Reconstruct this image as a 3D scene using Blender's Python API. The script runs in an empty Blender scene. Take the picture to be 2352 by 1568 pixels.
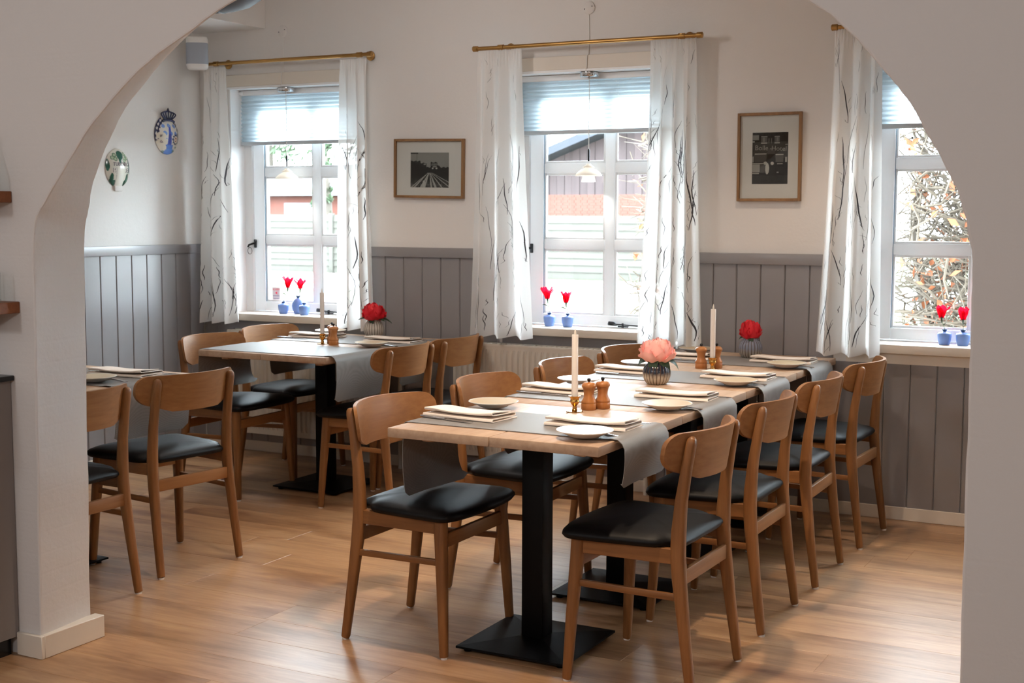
import bpy, bmesh, math, random
import numpy as np
from mathutils import Vector, Matrix
random.seed(7); np.random.seed(7)
S = bpy.context.scene
COL = S.collection
PI = math.pi

# ------------------------------------------------------------------ camera
FPX, YAW, PITCH, ROLL, CAMZ = 3049.94, 0.4862, 0.0969, 0.0029, 1.4324
cy, sy, cp, sp = math.cos(YAW), math.sin(YAW), math.cos(PITCH), math.sin(PITCH)
fwd = Vector((-sy * cp, cy * cp, -sp)); rgt = Vector((cy, sy, 0)); upv = rgt.cross(fwd)
r2 = rgt * math.cos(ROLL) + upv * math.sin(ROLL); u2 = -rgt * math.sin(ROLL) + upv * math.cos(ROLL)
cd = bpy.data.cameras.new('camera'); cam = bpy.data.objects.new('camera', cd); COL.objects.link(cam)
cd.sensor_width = 36; cd.sensor_fit = 'HORIZONTAL'; cd.lens = FPX * 36 / 2352
m = Matrix.Identity(4)
for i in range(3):
    m[i][0], m[i][1], m[i][2] = r2[i], u2[i], -fwd[i]
m[2][3] = CAMZ
cam.matrix_world = m
cd.clip_start = 0.05; cd.clip_end = 300
cd.dof.use_dof = True; cd.dof.focus_distance = 4.3; cd.dof.aperture_fstop = 9
S.camera = cam

# ------------------------------------------------------------------ world, lights, exposure
S.view_settings.view_transform = 'Standard'; S.view_settings.look = 'None'
S.view_settings.exposure = 0.16; S.view_settings.gamma = 1.0; S.view_settings.use_curve_mapping = False
W = bpy.data.worlds.new('World'); S.world = W; W.use_nodes = True
bg = W.node_tree.nodes['Background']
bg.inputs[0].default_value = (0.80, 0.91, 1.0, 1); bg.inputs[1].default_value = 34.0
S.cycles.max_bounces = 10; S.cycles.diffuse_bounces = 6; S.cycles.transparent_max_bounces = 24
S.cycles.sample_clamp_indirect = 6.0; S.cycles.caustics_reflective = False; S.cycles.caustics_refractive = False


def lamp(name, loc, power, color, radius=0.05, kind='POINT', aim=None, angle=1.9):
    l = bpy.data.lights.new(name, kind); l.energy = power; l.color = color; l.shadow_soft_size = radius
    o = bpy.data.objects.new(name, l); COL.objects.link(o); o.location = loc
    if kind == 'SPOT':
        l.spot_size = angle; l.spot_blend = 0.6
        o.rotation_euler = (Vector(aim) - Vector(loc)).to_track_quat('-Z', 'Y').to_euler()
    return o


WARM = (1.0, 0.77, 0.56)
YW, XL, CEIL = 6.283, -5.45, 2.75         # window wall, left wall, ceiling height
for lx, ly, tx, ty, pw in ((-1.60, 3.30, -1.75, 3.9, 145), (-1.70, 4.60, -1.75, 4.7, 38), (-1.70, 5.55, -1.72, 5.5, 34), (0.35, 4.3, 0.0, 4.4, 11), (-4.0, 5.35, -4.0, 5.4, 30), (-3.7, 3.75, -3.8, 3.8, 11)):
    lamp('dining_downlight', (lx, ly, 2.68), pw, WARM, 0.035, 'SPOT', (tx, ty, 0), 1.5)
lamp('dining_fill_light', (-3.4, 4.7, 2.42), 19, (1.0, 0.94, 0.90), 0.14)  # added soft fill to brighten the window wall, no fixture known here
lamp('bar_fill_light', (-3.4, -0.3, 2.3), 46, (1.0, 1.0, 1.0), 0.15)  # added fill for the camera-side face of the arch wall, no lamp seen
lamp('bar_fill_light', (-0.9, -0.4, 2.3), 56, (1.0, 1.0, 1.0), 0.15)  # second added fill, reaching the right part of the arch wall

# ------------------------------------------------------------------ materials


def lin(c):
    return tuple(((v / 255) / 12.92 if v / 255 <= 0.04045 else ((v / 255 + 0.055) / 1.055) ** 2.4) for v in c) + (1.0,)


def newmat(name):
    mt = bpy.data.materials.new(name); mt.use_nodes = True
    nt = mt.node_tree; b = nt.nodes['Principled BSDF']
    return mt, nt, b


def N(nt, t, **kw):
    n = nt.nodes.new(t)
    for k, v in kw.items():
        setattr(n, k, v)
    return n


def coords(nt, scale=(1, 1, 1), rand=True):
    tc = N(nt, 'ShaderNodeTexCoord'); mp = N(nt, 'ShaderNodeMapping')
    mp.inputs['Scale'].default_value = scale
    if rand:
        oi = N(nt, 'ShaderNodeObjectInfo'); mu = N(nt, 'ShaderNodeVectorMath', operation='SCALE')
        mu.inputs[0].default_value = (17.3, 9.1, 23.7)
        nt.links.new(oi.outputs['Random'], mu.inputs['Scale'])
        ad = N(nt, 'ShaderNodeVectorMath', operation='ADD')
        nt.links.new(tc.outputs['Object'], ad.inputs[0]); nt.links.new(mu.outputs[0], ad.inputs[1])
        nt.links.new(ad.outputs[0], mp.inputs[0])
    else:
        nt.links.new(tc.outputs['Object'], mp.inputs[0])
    return mp.outputs[0]


def noise(nt, vec, scale, detail=4, rough=0.55):
    n = N(nt, 'ShaderNodeTexNoise'); n.inputs['Scale'].default_value = scale
    n.inputs['Detail'].default_value = detail; n.inputs['Roughness'].default_value = rough
    nt.links.new(vec, n.inputs['Vector'])
    return n.outputs['Fac']


def ramp(nt, fac, stops):
    r = N(nt, 'ShaderNodeValToRGB'); e = r.color_ramp.elements
    while len(e) < len(stops):
        e.new(0.5)
    for el, (p, c) in zip(e, stops):
        el.position = p; el.color = c
    nt.links.new(fac, r.inputs[0])
    return r.outputs[0]


def bump(nt, b, h, strength, dist=0.01):
    bp = N(nt, 'ShaderNodeBump'); bp.inputs['Strength'].default_value = strength; bp.inputs['Distance'].default_value = dist
    nt.links.new(h, bp.inputs['Height']); nt.links.new(bp.outputs[0], b.inputs['Normal'])


def plain(name, rgb, rough=0.5, metal=0.0, var=0.0, bs=0, bstr=0.1, scale=(1, 1, 1), bdist=0.004, spec=0.5, rand=True):
    mt, nt, b = newmat(name)
    c = lin(rgb); b.inputs['Base Color'].default_value = c
    b.inputs['Roughness'].default_value = rough; b.inputs['Metallic'].default_value = metal
    b.inputs['Specular IOR Level'].default_value = spec
    if var or bs:
        v = coords(nt, scale, rand)
        if var:
            f = noise(nt, v, 6.0, 5)
            nt.links.new(ramp(nt, f, [(0.3, tuple(x * (1 - var) for x in c[:3]) + (1,)), (0.7, tuple(min(1, x * (1 + var)) for x in c[:3]) + (1,))]), b.inputs['Base Color'])
        if bs:
            bump(nt, b, noise(nt, v, bs, 4), bstr, bdist)
    return mt


def wood(name, light, dark, axis, rough=0.45, fine=60, coarse=7, contrast=1.0, randval=0.0, spec=0.4):
    mt, nt, b = newmat(name)
    sc = [1.0, 1.0, 1.0]; sc[axis] = 0.06
    v = coords(nt, tuple(sc))
    f1 = noise(nt, v, fine, 6, 0.6); f2 = noise(nt, v, coarse, 4, 0.6)
    mx = N(nt, 'ShaderNodeMath', operation='MULTIPLY_ADD'); mx.inputs[1].default_value = 0.45
    nt.links.new(f1, mx.inputs[0])
    m2 = N(nt, 'ShaderNodeMath', operation='MULTIPLY'); m2.inputs[1].default_value = 0.55
    nt.links.new(f2, m2.inputs[0]); nt.links.new(m2.outputs[0], mx.inputs[2])
    col = ramp(nt, mx.outputs[0], [(0.5 - 0.16 / contrast, lin(dark)), (0.5 + 0.14 / contrast, lin(light))])
    if randval:
        oi = N(nt, 'ShaderNodeObjectInfo'); mr = N(nt, 'ShaderNodeMapRange')
        mr.inputs['To Min'].default_value = 1 - randval; mr.inputs['To Max'].default_value = 1 + randval
        nt.links.new(oi.outputs['Random'], mr.inputs[0])
        hs = N(nt, 'ShaderNodeHueSaturation'); nt.links.new(mr.outputs[0], hs.inputs['Value']); nt.links.new(col, hs.inputs['Color'])
        col = hs.outputs[0]
    nt.links.new(col, b.inputs['Base Color'])
    b.inputs['Roughness'].default_value = rough; b.inputs['Specular IOR Level'].default_value = spec
    bump(nt, b, f1, 0.08, 0.002)
    return mt


def floorwood():
    mt, nt, b = newmat('oak_floor_plank')
    v = coords(nt, (0.10, 1.0, 1.0)); v2 = coords(nt, (0.30, 1.0, 1.0))
    fine = noise(nt, v, 70, 6, 0.6); mid = noise(nt, v, 9, 5, 0.6); big = noise(nt, v2, 3.0, 3); kn = noise(nt, v2, 5.2, 4, 0.6)
    a = N(nt, 'ShaderNodeMath', operation='MULTIPLY_ADD'); a.inputs[1].default_value = 0.35; nt.links.new(fine, a.inputs[0])
    c = N(nt, 'ShaderNodeMath', operation='MULTIPLY'); c.inputs[1].default_value = 0.65; nt.links.new(mid, c.inputs[0]); nt.links.new(c.outputs[0], a.inputs[2])
    col = ramp(nt, a.outputs[0], [(0.34, lin((138, 102, 70))), (0.5, lin((170, 130, 94))), (0.66, lin((190, 152, 114)))])
    dk = ramp(nt, kn, [(0.24, lin((170, 142, 122))), (0.46, (1, 1, 1, 1))])
    m1 = N(nt, 'ShaderNodeMix', data_type='RGBA', blend_type='MULTIPLY'); m1.inputs[0].default_value = 1.0
    nt.links.new(col, m1.inputs[6]); nt.links.new(dk, m1.inputs[7])
    oi = N(nt, 'ShaderNodeObjectInfo'); mr = N(nt, 'ShaderNodeMapRange'); mr.inputs['To Min'].default_value = 0.92; mr.inputs['To Max'].default_value = 1.07
    nt.links.new(oi.outputs['Random'], mr.inputs[0]); hs = N(nt, 'ShaderNodeHueSaturation'); nt.links.new(mr.outputs[0], hs.inputs['Value']); nt.links.new(m1.outputs[2], hs.inputs['Color'])
    nt.links.new(hs.outputs[0], b.inputs['Base Color'])
    rr = N(nt, 'ShaderNodeMapRange'); rr.inputs['To Min'].default_value = 0.28; rr.inputs['To Max'].default_value = 0.40; b.inputs['Specular IOR Level'].default_value = 0.65; nt.links.new(big, rr.inputs[0]); nt.links.new(rr.outputs[0], b.inputs['Roughness'])
    bump(nt, b, fine, 0.06, 0.002)
    return mt


def sheer(name, rgb, transp, transl):
    mt, nt, b = newmat(name); nt.nodes.remove(b); out = nt.nodes['Material Output']
    d = N(nt, 'ShaderNodeBsdfDiffuse'); t = N(nt, 'ShaderNodeBsdfTranslucent'); p = N(nt, 'ShaderNodeBsdfTransparent')
    d.inputs[0].default_value = lin(rgb); t.inputs[0].default_value = lin(rgb)
    a = N(nt, 'ShaderNodeMixShader'); a.inputs[0].default_value = transl
    nt.links.new(d.outputs[0], a.inputs[1]); nt.links.new(t.outputs[0], a.inputs[2])
    v = coords(nt, (1, 1, 1), False)
    w = noise(nt, v, 900, 2)
    mr = N(nt, 'ShaderNodeMapRange'); mr.inputs['To Min'].default_value = transp * 0.6; mr.inputs['To Max'].default_value = transp * 1.4
    nt.links.new(w, mr.inputs[0])
    c = N(nt, 'ShaderNodeMixShader'); nt.links.new(mr.outputs[0], c.inputs[0])
    nt.links.new(a.outputs[0], c.inputs[1]); nt.links.new(p.outputs[0], c.inputs[2])
    nt.links.new(c.outputs[0], out.inputs[0])
    return mt


def glassmat(name, tint=(0.97, 0.99, 0.985, 1), ior=1.45):
    mt, nt, b = newmat(name); nt.nodes.remove(b); out = nt.nodes['Material Output']
    p = N(nt, 'ShaderNodeBsdfTransparent'); p.inputs[0].default_value = tint
    g = N(nt, 'ShaderNodeBsdfGlossy'); g.inputs['Roughness'].default_value = 0.0
    lw = N(nt, 'ShaderNodeLayerWeight'); lw.inputs['Blend'].default_value = 0.5       # Schlick, the same from both sides of the pane
    pw = N(nt, 'ShaderNodeMath', operation='POWER'); pw.inputs[1].default_value = 5.0; nt.links.new(lw.outputs['Facing'], pw.inputs[0])
    sc = N(nt, 'ShaderNodeMath', operation='MULTIPLY_ADD'); sc.inputs[1].default_value = 0.96; sc.inputs[2].default_value = 0.04; nt.links.new(pw.outputs[0], sc.inputs[0])
    mx = N(nt, 'ShaderNodeMixShader'); nt.links.new(sc.outputs[0], mx.inputs[0])
    nt.links.new(p.outputs[0], mx.inputs[1]); nt.links.new(g.outputs[0], mx.inputs[2]); nt.links.new(mx.outputs[0], out.inputs[0])
    return mt


def attrmat(name, rough=0.6, spec=0.4):
    mt, nt, b = newmat(name)
    a = N(nt, 'ShaderNodeAttribute'); a.attribute_name = 'Col'
    nt.links.new(a.outputs['Color'], b.inputs['Base Color']); b.inputs['Roughness'].default_value = rough
    b.inputs['Specular IOR Level'].default_value = spec
    return mt


def weave(name, rgb, rough, scale, var=0.12):
    mt, nt, b = newmat(name); v = coords(nt, (1, 1, 1), True); c = lin(rgb)
    w1 = N(nt, 'ShaderNodeTexWave', bands_direction='X'); w2 = N(nt, 'ShaderNodeTexWave', bands_direction='Y')
    for w in (w1, w2):
        w.inputs['Scale'].default_value = scale; w.inputs['Distortion'].default_value = 1.5
        nt.links.new(v, w.inputs['Vector'])
    mu = N(nt, 'ShaderNodeMath', operation='ADD'); nt.links.new(w1.outputs['Fac'], mu.inputs[0]); nt.links.new(w2.outputs['Fac'], mu.inputs[1])
    hf = N(nt, 'ShaderNodeMath', operation='MULTIPLY'); hf.inputs[1].default_value = 0.5; nt.links.new(mu.outputs[0], hf.inputs[0])
    nt.links.new(ramp(nt, hf.outputs[0], [(0, tuple(x * (1 - var) for x in c[:3]) + (1,)), (1, tuple(x * (1 + var) for x in c[:3]) + (1,))]), b.inputs['Base Color'])
    b.inputs['Roughness'].default_value = rough; b.inputs['Specular IOR Level'].default_value = 0.25
    bump(nt, b, hf.outputs[0], 0.15, 0.001)
    return mt


def plaster(name, rgb, courses=False):
    mt, nt, b = newmat(name); v = coords(nt, (1, 1, 1), False)
    b.inputs['Base Color'].default_value = lin(rgb); b.inputs['Roughness'].default_value = 0.85; b.inputs['Specular IOR Level'].default_value = 0.2
    f = noise(nt, v, 70, 5); g = noise(nt, v, 6, 3)
    ad = N(nt, 'ShaderNodeMath', operation='MULTIPLY_ADD'); ad.inputs[1].default_value = 2.0
    nt.links.new(g, ad.inputs[0]); nt.links.new(f, ad.inputs[2])
    h = ad.outputs[0]
    if courses:
        sx = N(nt, 'ShaderNodeSeparateXYZ'); nt.links.new(v, sx.inputs[0])
        cb = N(nt, 'ShaderNodeCombineXYZ'); nt.links.new(sx.outputs[0], cb.inputs[0]); nt.links.new(sx.outputs[2], cb.inputs[1])
        br = N(nt, 'ShaderNodeTexBrick'); br.inputs['Scale'].default_value = 1.0
        br.inputs['Brick Width'].default_value = 0.24; br.inputs['Row Height'].default_value = 0.068
        br.inputs['Mortar Size'].default_value = 0.008; br.inputs['Mortar Smooth'].default_value = 1.0; br.inputs['Brick Width'].default_value = 30.0
        br.inputs['Color1'].default_value = (1, 1, 1, 1); br.inputs['Color2'].default_value = (1, 1, 1, 1); br.inputs['Mortar'].default_value = (0, 0, 0, 1)
        nt.links.new(cb.outputs[0], br.inputs['Vector'])
        gm = N(nt, 'ShaderNodeMath', operation='MULTIPLY'); nt.links.new(br.outputs['Color'], gm.inputs[0]); nt.links.new(g, gm.inputs[1])
        a2 = N(nt, 'ShaderNodeMath', operation='MULTIPLY_ADD'); a2.inputs[1].default_value = 0.45
        nt.links.new(gm.outputs[0], a2.inputs[0]); nt.links.new(h, a2.inputs[2]); h = a2.outputs[0]
    bump(nt, b, h, 0.22, 0.004)
    return mt


M = {}
M['plaster'] = plaster('white_plaster', (228, 225, 222))
M['arch'] = plaster('painted_brick', (216, 213, 212), True)
M['ceil'] = plain('ceiling_paint', (190, 186, 182), 0.9)
M['panel'] = plain('grey_panel_paint', (142, 139, 141), 0.28, var=0.02)
M['white'] = plain('white_gloss_paint', (246, 247, 248), 0.4)
M['sash'] = sheer('white_sash_glare', (250, 251, 252), 0.0, 0.22)  # translucency makes sash and bars glow, imitating glare around the panes
M['trim'] = plain('cream_trim_paint', (226, 218, 206), 0.5)
M['skirt'] = plain('skirting_paint', (224, 216, 204), 0.5, var=0.03)
M['oak_z'] = wood('oak_upright', (146, 98, 55), (104, 66, 34), 2)
M['oak_y'] = wood('oak_crosswise', (158, 110, 66), (128, 84, 46), 1)
M['oak_x'] = wood('oak_lengthwise', (146, 98, 55), (104, 66, 34), 0)
M['table_y'] = wood('table_oak', (198, 172, 148), (168, 138, 114), 1, 0.50, 45, 6, spec=0.2)
M['table_edge'] = M['table_y']
M['plank'] = floorwood()
M['subfloor'] = plain('dark_plank_joint', (140, 104, 70), 0.7)
M['leather'] = plain('black_leather', (9, 9, 11), 0.5, spec=0.2, bs=240, bstr=0.25, bdist=0.001)
M['black'] = plain('black_powder_coated_steel', (3, 3, 4), 0.5, spec=0.15, bs=500, bstr=0.1, bdist=0.0005)
M['runner'] = weave('grey_woven_runner', (132, 129, 127), 0.55, 260)
M['napkin'] = plain('cream_linen', (244, 233, 223), 0.8, var=0.02, bs=300, bstr=0.1, bdist=0.001)
M['plate'] = plain('cream_glazed_stoneware', (196, 178, 148), 0.36, spec=0.2)
M['plate_out'] = plain('white_glazed_stoneware', (226, 226, 224), 0.2)
M['steel'] = plain('polished_steel', (205, 205, 208), 0.14, 1.0)
M['chrome'] = plain('chrome', (220, 222, 225), 0.08, 1.0)
M['brass'] = plain('polished_brass', (196, 150, 82), 0.2, 1.0)
M['brass_rod'] = plain('brushed_brass', (170, 130, 76), 0.38, 1.0)
M['candle'] = plain('white_wax', (238, 230, 222), 0.5)
M['wick'] = plain('flame_tip', (236, 230, 220), 0.4)
M['mill'] = wood('turned_beech', (184, 122, 68), (152, 94, 50), 2, 0.3, 40, 6)
M['red'] = plain('red_petal', (214, 18, 34), 0.6, var=0.15)
M['redtulip'] = sheer('red_paper_petal', (238, 22, 52), 0.02, 0.4)
M['pink'] = plain('pink_petal', (246, 186, 178), 0.65, var=0.08)
M['leaf'] = plain('dark_green_leaf', (38, 62, 36), 0.5, var=0.15)
M['stem'] = plain('green_stem', (70, 110, 60), 0.5)
M['bluepot'] = plain('sky_blue_glaze', (116, 146, 208), 0.2, var=0.06)
M['bluepot_rim'] = plain('dark_blue_glaze', (44, 70, 110), 0.25)
M['sheer'] = sheer('white_sheer_voile', (250, 249, 247), 0.10, 0.42)
M['twig'] = plain('printed_twig_ink', (62, 60, 64), 0.9)
M['blind'] = sheer('pleated_blind_fabric', (226, 238, 244), 0.0, 0.55)
M['blind_rail'] = plain('blind_rail_paint', (196, 204, 210), 0.4)
M['glass'] = glassmat('window_glass')
M['grey_gasket'] = plain('grey_gasket', (120, 140, 155), 0.6)
M['dark'] = plain('dark_metal', (40, 40, 44), 0.4, 0.6)
M['radiator'] = plain('radiator_enamel', (206, 200, 190), 0.45)
M['opal'] = sheer('opal_shade', (250, 246, 240), 0.0, 0.5)
M['plastic'] = plain('white_plastic', (228, 226, 222), 0.4)
M['grille'] = plain('grey_speaker_cloth', (160, 166, 176), 0.85, bs=900, bstr=0.3, bdist=0.001)
M['duct'] = plain('galvanised_duct', (84, 86, 90), 0.55, 0.25, var=0.05)
M['frame'] = wood('ash_picture_frame', (150, 112, 72), (120, 86, 52), 2)
M['mat_board'] = plain('white_mat_board', (222, 216, 212), 0.85)
M['print'] = attrmat('photo_print', 0.7, 0.05)
M['plaque_paint'] = attrmat('glazed_plaque', 0.15, 0.6)
M['cab'] = plain('grey_cabinet_paint', (132, 126, 124), 0.5)
M['counter'] = plain('black_counter_top', (18, 18, 20), 0.25)
M['shelf'] = wood('brown_shelf_oak', (150, 92, 52), (112, 64, 34), 0)

# ------------------------------------------------------------------ mesh helpers


class MB:
    def __init__(s):
        s.v = []; s.f = []; s.sm = []; s.mi = []

    def add(s, vs, fs, smooth=False, mi=0, mat=None):
        o = len(s.v)
        if mat is not None:
            vs = [mat @ Vector(v) for v in vs]
        s.v += [tuple(v) for v in vs]
        for f in fs:
            s.f.append(tuple(i + o for i in f)); s.sm.append(smooth); s.mi.append(mi)
        return s

    def box(s, c, size, mat=None, mi=0, ch=0.0):
        x, y, z = (a / 2 for a in size)
        if ch:
            bm = bmesh.new(); bmesh.ops.create_cube(bm, size=1.0)
            for v in bm.verts:
                v.co = Vector((v.co.x * 2 * x, v.co.y * 2 * y, v.co.z * 2 * z))
            bmesh.ops.bevel(bm, geom=list(bm.edges), offset=ch, segments=2 if ch > 0.002 else 1, profile=0.5, affect='EDGES')
            bm.verts.index_update()
            vs = [(v.co.x + c[0], v.co.y + c[1], v.co.z + c[2]) for v in bm.verts]
            fs = [[v.index for v in f.verts] for f in bm.faces]; bm.free()
            return s.add(vs, fs, False, mi, mat)
        vs = [(c[0] + i * x, c[1] + j * y, c[2] + k * z) for i in (-1, 1) for j in (-1, 1) for k in (-1, 1)]
        fs = [(0, 1, 3, 2), (4, 6, 7, 5), (0, 4, 5, 1), (2, 3, 7, 6), (0, 2, 6, 4), (1, 5, 7, 3)]
        return s.add(vs, fs, False, mi, mat)

    def bb(s, x0, x1, y0, y1, z0, z1, mi=0, ch=0.0):
        return s.box(((x0 + x1) / 2, (y0 + y1) / 2, (z0 + z1) / 2), (x1 - x0, y1 - y0, z1 - z0), None, mi, ch)

    def lathe(s, prof, n=24, c=(0, 0, 0), flute=None, mi=0, mat=None):
        vs = []; fs = []
        k = len(prof)
        for i in range(n):
            a = 2 * PI * i / n
            for (r, z) in prof:
                rr = r * (flute(a, z) if flute else 1)
                vs.append((c[0] + rr * math.cos(a), c[1] + rr * math.sin(a), c[2] + z))
        for i in range(n):
            j = (i + 1) % n
            for q in range(k - 1):
                fs.append((i * k + q, j * k + q, j * k + q + 1, i * k + q + 1))
        if prof[0][0] > 1e-6:
            fs.append(tuple(i * k for i in range(n))[::-1])
        if prof[-1][0] > 1e-6:
            fs.append(tuple(i * k + k - 1 for i in range(n)))
        return s.add(vs, fs, True, mi, mat)

    def tube(s, pts, rad, n=8, shape=None, mi=0, cap=True, up=(0, 1, 0)):
        """sweep of an n-gon; rad = radius or list of (ra, rb)"""
        P = [Vector(p) for p in pts]; L = len(P); vs = []; fs = []
        for i, p in enumerate(P):
            t = (P[min(i + 1, L - 1)] - P[max(i - 1, 0)])
            t = t.normalized() if t.length > 1e-9 else Vector((0, 0, 1))
            u = Vector(up); u = u - t * u.dot(t)
            if u.length < 1e-4:
                u = Vector((1, 0, 0)); u = u - t * u.dot(t)
            u.normalize(); w = u.cross(t)
            r = rad[i] if isinstance(rad, (list, tuple)) else rad
            ra, rb = r if isinstance(r, (list, tuple)) else (r, r)
            for k in range(n):
                a = 2 * PI * k / n; ca, sa = math.cos(a), math.sin(a)
                if shape:
                    e = shape
                    ca = math.copysign(abs(ca) ** e, ca); sa = math.copysign(abs(sa) ** e, sa)
                vs.append(p + w * (ra * ca) + u * (rb * sa))
        for i in range(L - 1):
            for k in range(n):
                j = (k + 1) % n
                fs.append((i * n + k, i * n + j, (i + 1) * n + j, (i + 1) * n + k))
        if cap:
            fs.append(tuple(range(n))[::-1]); fs.append(tuple((L - 1) * n + k for k in range(n)))
        return s.add(vs, fs, True, mi)

    def grid(s, fn, nu, nv, smooth=True, mi=0):
        vs = [fn(i / nu, j / nv) for i in range(nu + 1) for j in range(nv + 1)]
        fs = [(i * (nv + 1) + j, (i + 1) * (nv + 1) + j, (i + 1) * (nv + 1) + j + 1, i * (nv + 1) + j + 1) for i in range(nu) for j in range(nv)]
        return s.add(vs, fs, smooth, mi)

    def prism(s, poly, y0, y1, mi=0, axis=1):
        """poly in the other two axes, extruded along axis"""
        n = len(poly)
        def pt(a, b, t):
            return {1: (a, t, b), 0: (t, a, b), 2: (a, b, t)}[axis]
        vs = [pt(a, b, y0) for a, b in poly] + [pt(a, b, y1) for a, b in poly]
        fs = [tuple(range(n)), tuple(range(2 * n - 1, n - 1, -1))] + [(i, n + i, n + (i + 1) % n, (i + 1) % n) for i in range(n)]
        return s.add(vs, fs, False, mi)

    def mesh(s, name, mats, angle=40, fix=True):
        me = bpy.data.meshes.new(name); me.from_pydata(s.v, [], s.f)
        for mt in (mats if isinstance(mats, (list, tuple)) else [mats]):
            me.materials.append(mt)
        me.polygons.foreach_set('material_index', s.mi)
        me.polygons.foreach_set('use_smooth', [True] * len(s.f))
        me.update()
        if fix:
            bm = bmesh.new(); bm.from_mesh(me); bmesh.ops.recalc_face_normals(bm, faces=bm.faces); bm.to_mesh(me); bm.free()
        me.set_sharp_from_angle(angle=math.radians(angle))
        return me

    def build(s, name, mats, parent=None, angle=40, fix=True):
        return put(name, s.mesh(name, mats, angle, fix), parent)


def put(name, me, parent=None):
    o = bpy.data.objects.new(name, me); COL.objects.link(o)
    if parent is not None:
        o.parent = parent
    return o


def thing(name, label, cat, loc=(0, 0, 0), rz=0.0, group=None):
    o = bpy.data.objects.new(name, None); COL.objects.link(o); o.empty_display_size = 0.1
    o.location = loc; o.rotation_euler = (0, 0, rz); o['label'] = label; o['category'] = cat
    if group:
        o['group'] = group
    return o


def tag(o, label, cat, group=None):
    o['label'] = label; o['category'] = cat
    if group:
        o['group'] = group
    return o


def struct(name, loc=None):
    o = bpy.data.objects.new(name, None); COL.objects.link(o); o['kind'] = 'structure'; o.empty_display_size = 0.1
    if loc:
        o.location = loc
    return o


def dup(root, loc, rz, label, group=None):
    r = root.copy(); COL.objects.link(r); r.location = loc; r.rotation_euler = (0, 0, rz); r['label'] = label
    if group:
        r['group'] = group
    for ch in list(root.children):
        c = ch.copy(); COL.objects.link(c); c.parent = r
        for g in ch.children:
            d = g.copy(); COL.objects.link(d); d.parent = c
    return r


def text_mesh(name, body, size, mat, parent, M4, ext=0.0006):
    cu = bpy.data.curves.new(name, 'FONT'); cu.body = body; cu.size = size; cu.align_x = 'CENTER'; cu.align_y = 'CENTER'; cu.extrude = ext
    cu.resolution_u = 3
    tmp = bpy.data.objects.new(name + '_tmp', cu); COL.objects.link(tmp)
    bpy.context.view_layer.update()
    me = bpy.data.meshes.new_from_object(tmp.evaluated_get(bpy.context.evaluated_depsgraph_get()))
    bpy.data.objects.remove(tmp); me.materials.clear(); me.materials.append(mat); me.name = name
    o = put(name, me, parent); o.matrix_local = M4
    return o


def spline(pts, n):
    """Catmull-Rom through 2D/3D pts"""
    P = np.array(pts, float); out = []
    for i in range(len(P) - 1):
        p0 = P[max(i - 1, 0)]; p1 = P[i]; p2 = P[i + 1]; p3 = P[min(i + 2, len(P) - 1)]
        for k in range(n):
            t = k / n
            out.append(0.5 * (2 * p1 + (p2 - p0) * t + (2 * p0 - 5 * p1 + 4 * p2 - p3) * t * t + (3 * p1 - p0 - 3 * p2 + p3) * t ** 3))
    out.append(P[-1])
    return out


# ------------------------------------------------------------------ the setting
WIN = [(-4.695, 1), (-2.816, 2), (-0.968, 3), (0.88, 4)]      # window centres
OW, OR, SILL, HEAD = 0.535, 0.44, 0.79, 2.165        # opening reaches OW left and OR right of the mullion
XR = 2.6
floor = MB().bb(XL - 0.2, XR + 0.2, -3.2, YW + 0.3, -0.15, -0.012).build('floor', M['subfloor']); floor['kind'] = 'structure'
prot = {}
y = 1.55 - 0.19 * 2
rows = 0
while y < YW - 0.005:
    w = min(0.19, YW - y)
    x = XL + 0.002 - random.random() * 1.1
    while x < 1.2:
        L = random.choice([1.22, 1.5, 1.83])
        x0, x1 = max(x, XL), min(x + L, 1.2)
        if x1 - x0 > 0.05:
            g = 0.0002
            b = MB(); a0, a1, c0, c1 = x0 + g, x1 - g, y + g, y + w - g; e = 0.0007
            vs = [(a0, c0, -0.012), (a1, c0, -0.012), (a1, c1, -0.012), (a0, c1, -0.012), (a0, c0, -e), (a1, c0, -e), (a1, c1, -e), (a0, c1, -e),
                  (a0 + e, c0 + e, 0), (a1 - e, c0 + e, 0), (a1 - e, c1 - e, 0), (a0 + e, c1 - e, 0)]
            fs = [(8, 9, 10, 11), (4, 5, 9, 8), (5, 6, 10, 9), (6, 7, 11, 10), (7, 4, 8, 11), (0, 1, 5, 4), (1, 2, 6, 5), (2, 3, 7, 6), (3, 0, 4, 7)]
            b.add(vs, fs); b.build('floor_plank', M['plank'], floor, angle=10)
        x += L
    y += w; rows += 1
# rest of the bar-side floor, outside the picture
MB().bb(XL, XR, -3.2, 1.55 - 0.38, -0.012, 0.0).bb(1.2, XR, 1.17, YW, -0.012, 0).build('floor_area', M['plank'], floor)

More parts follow.
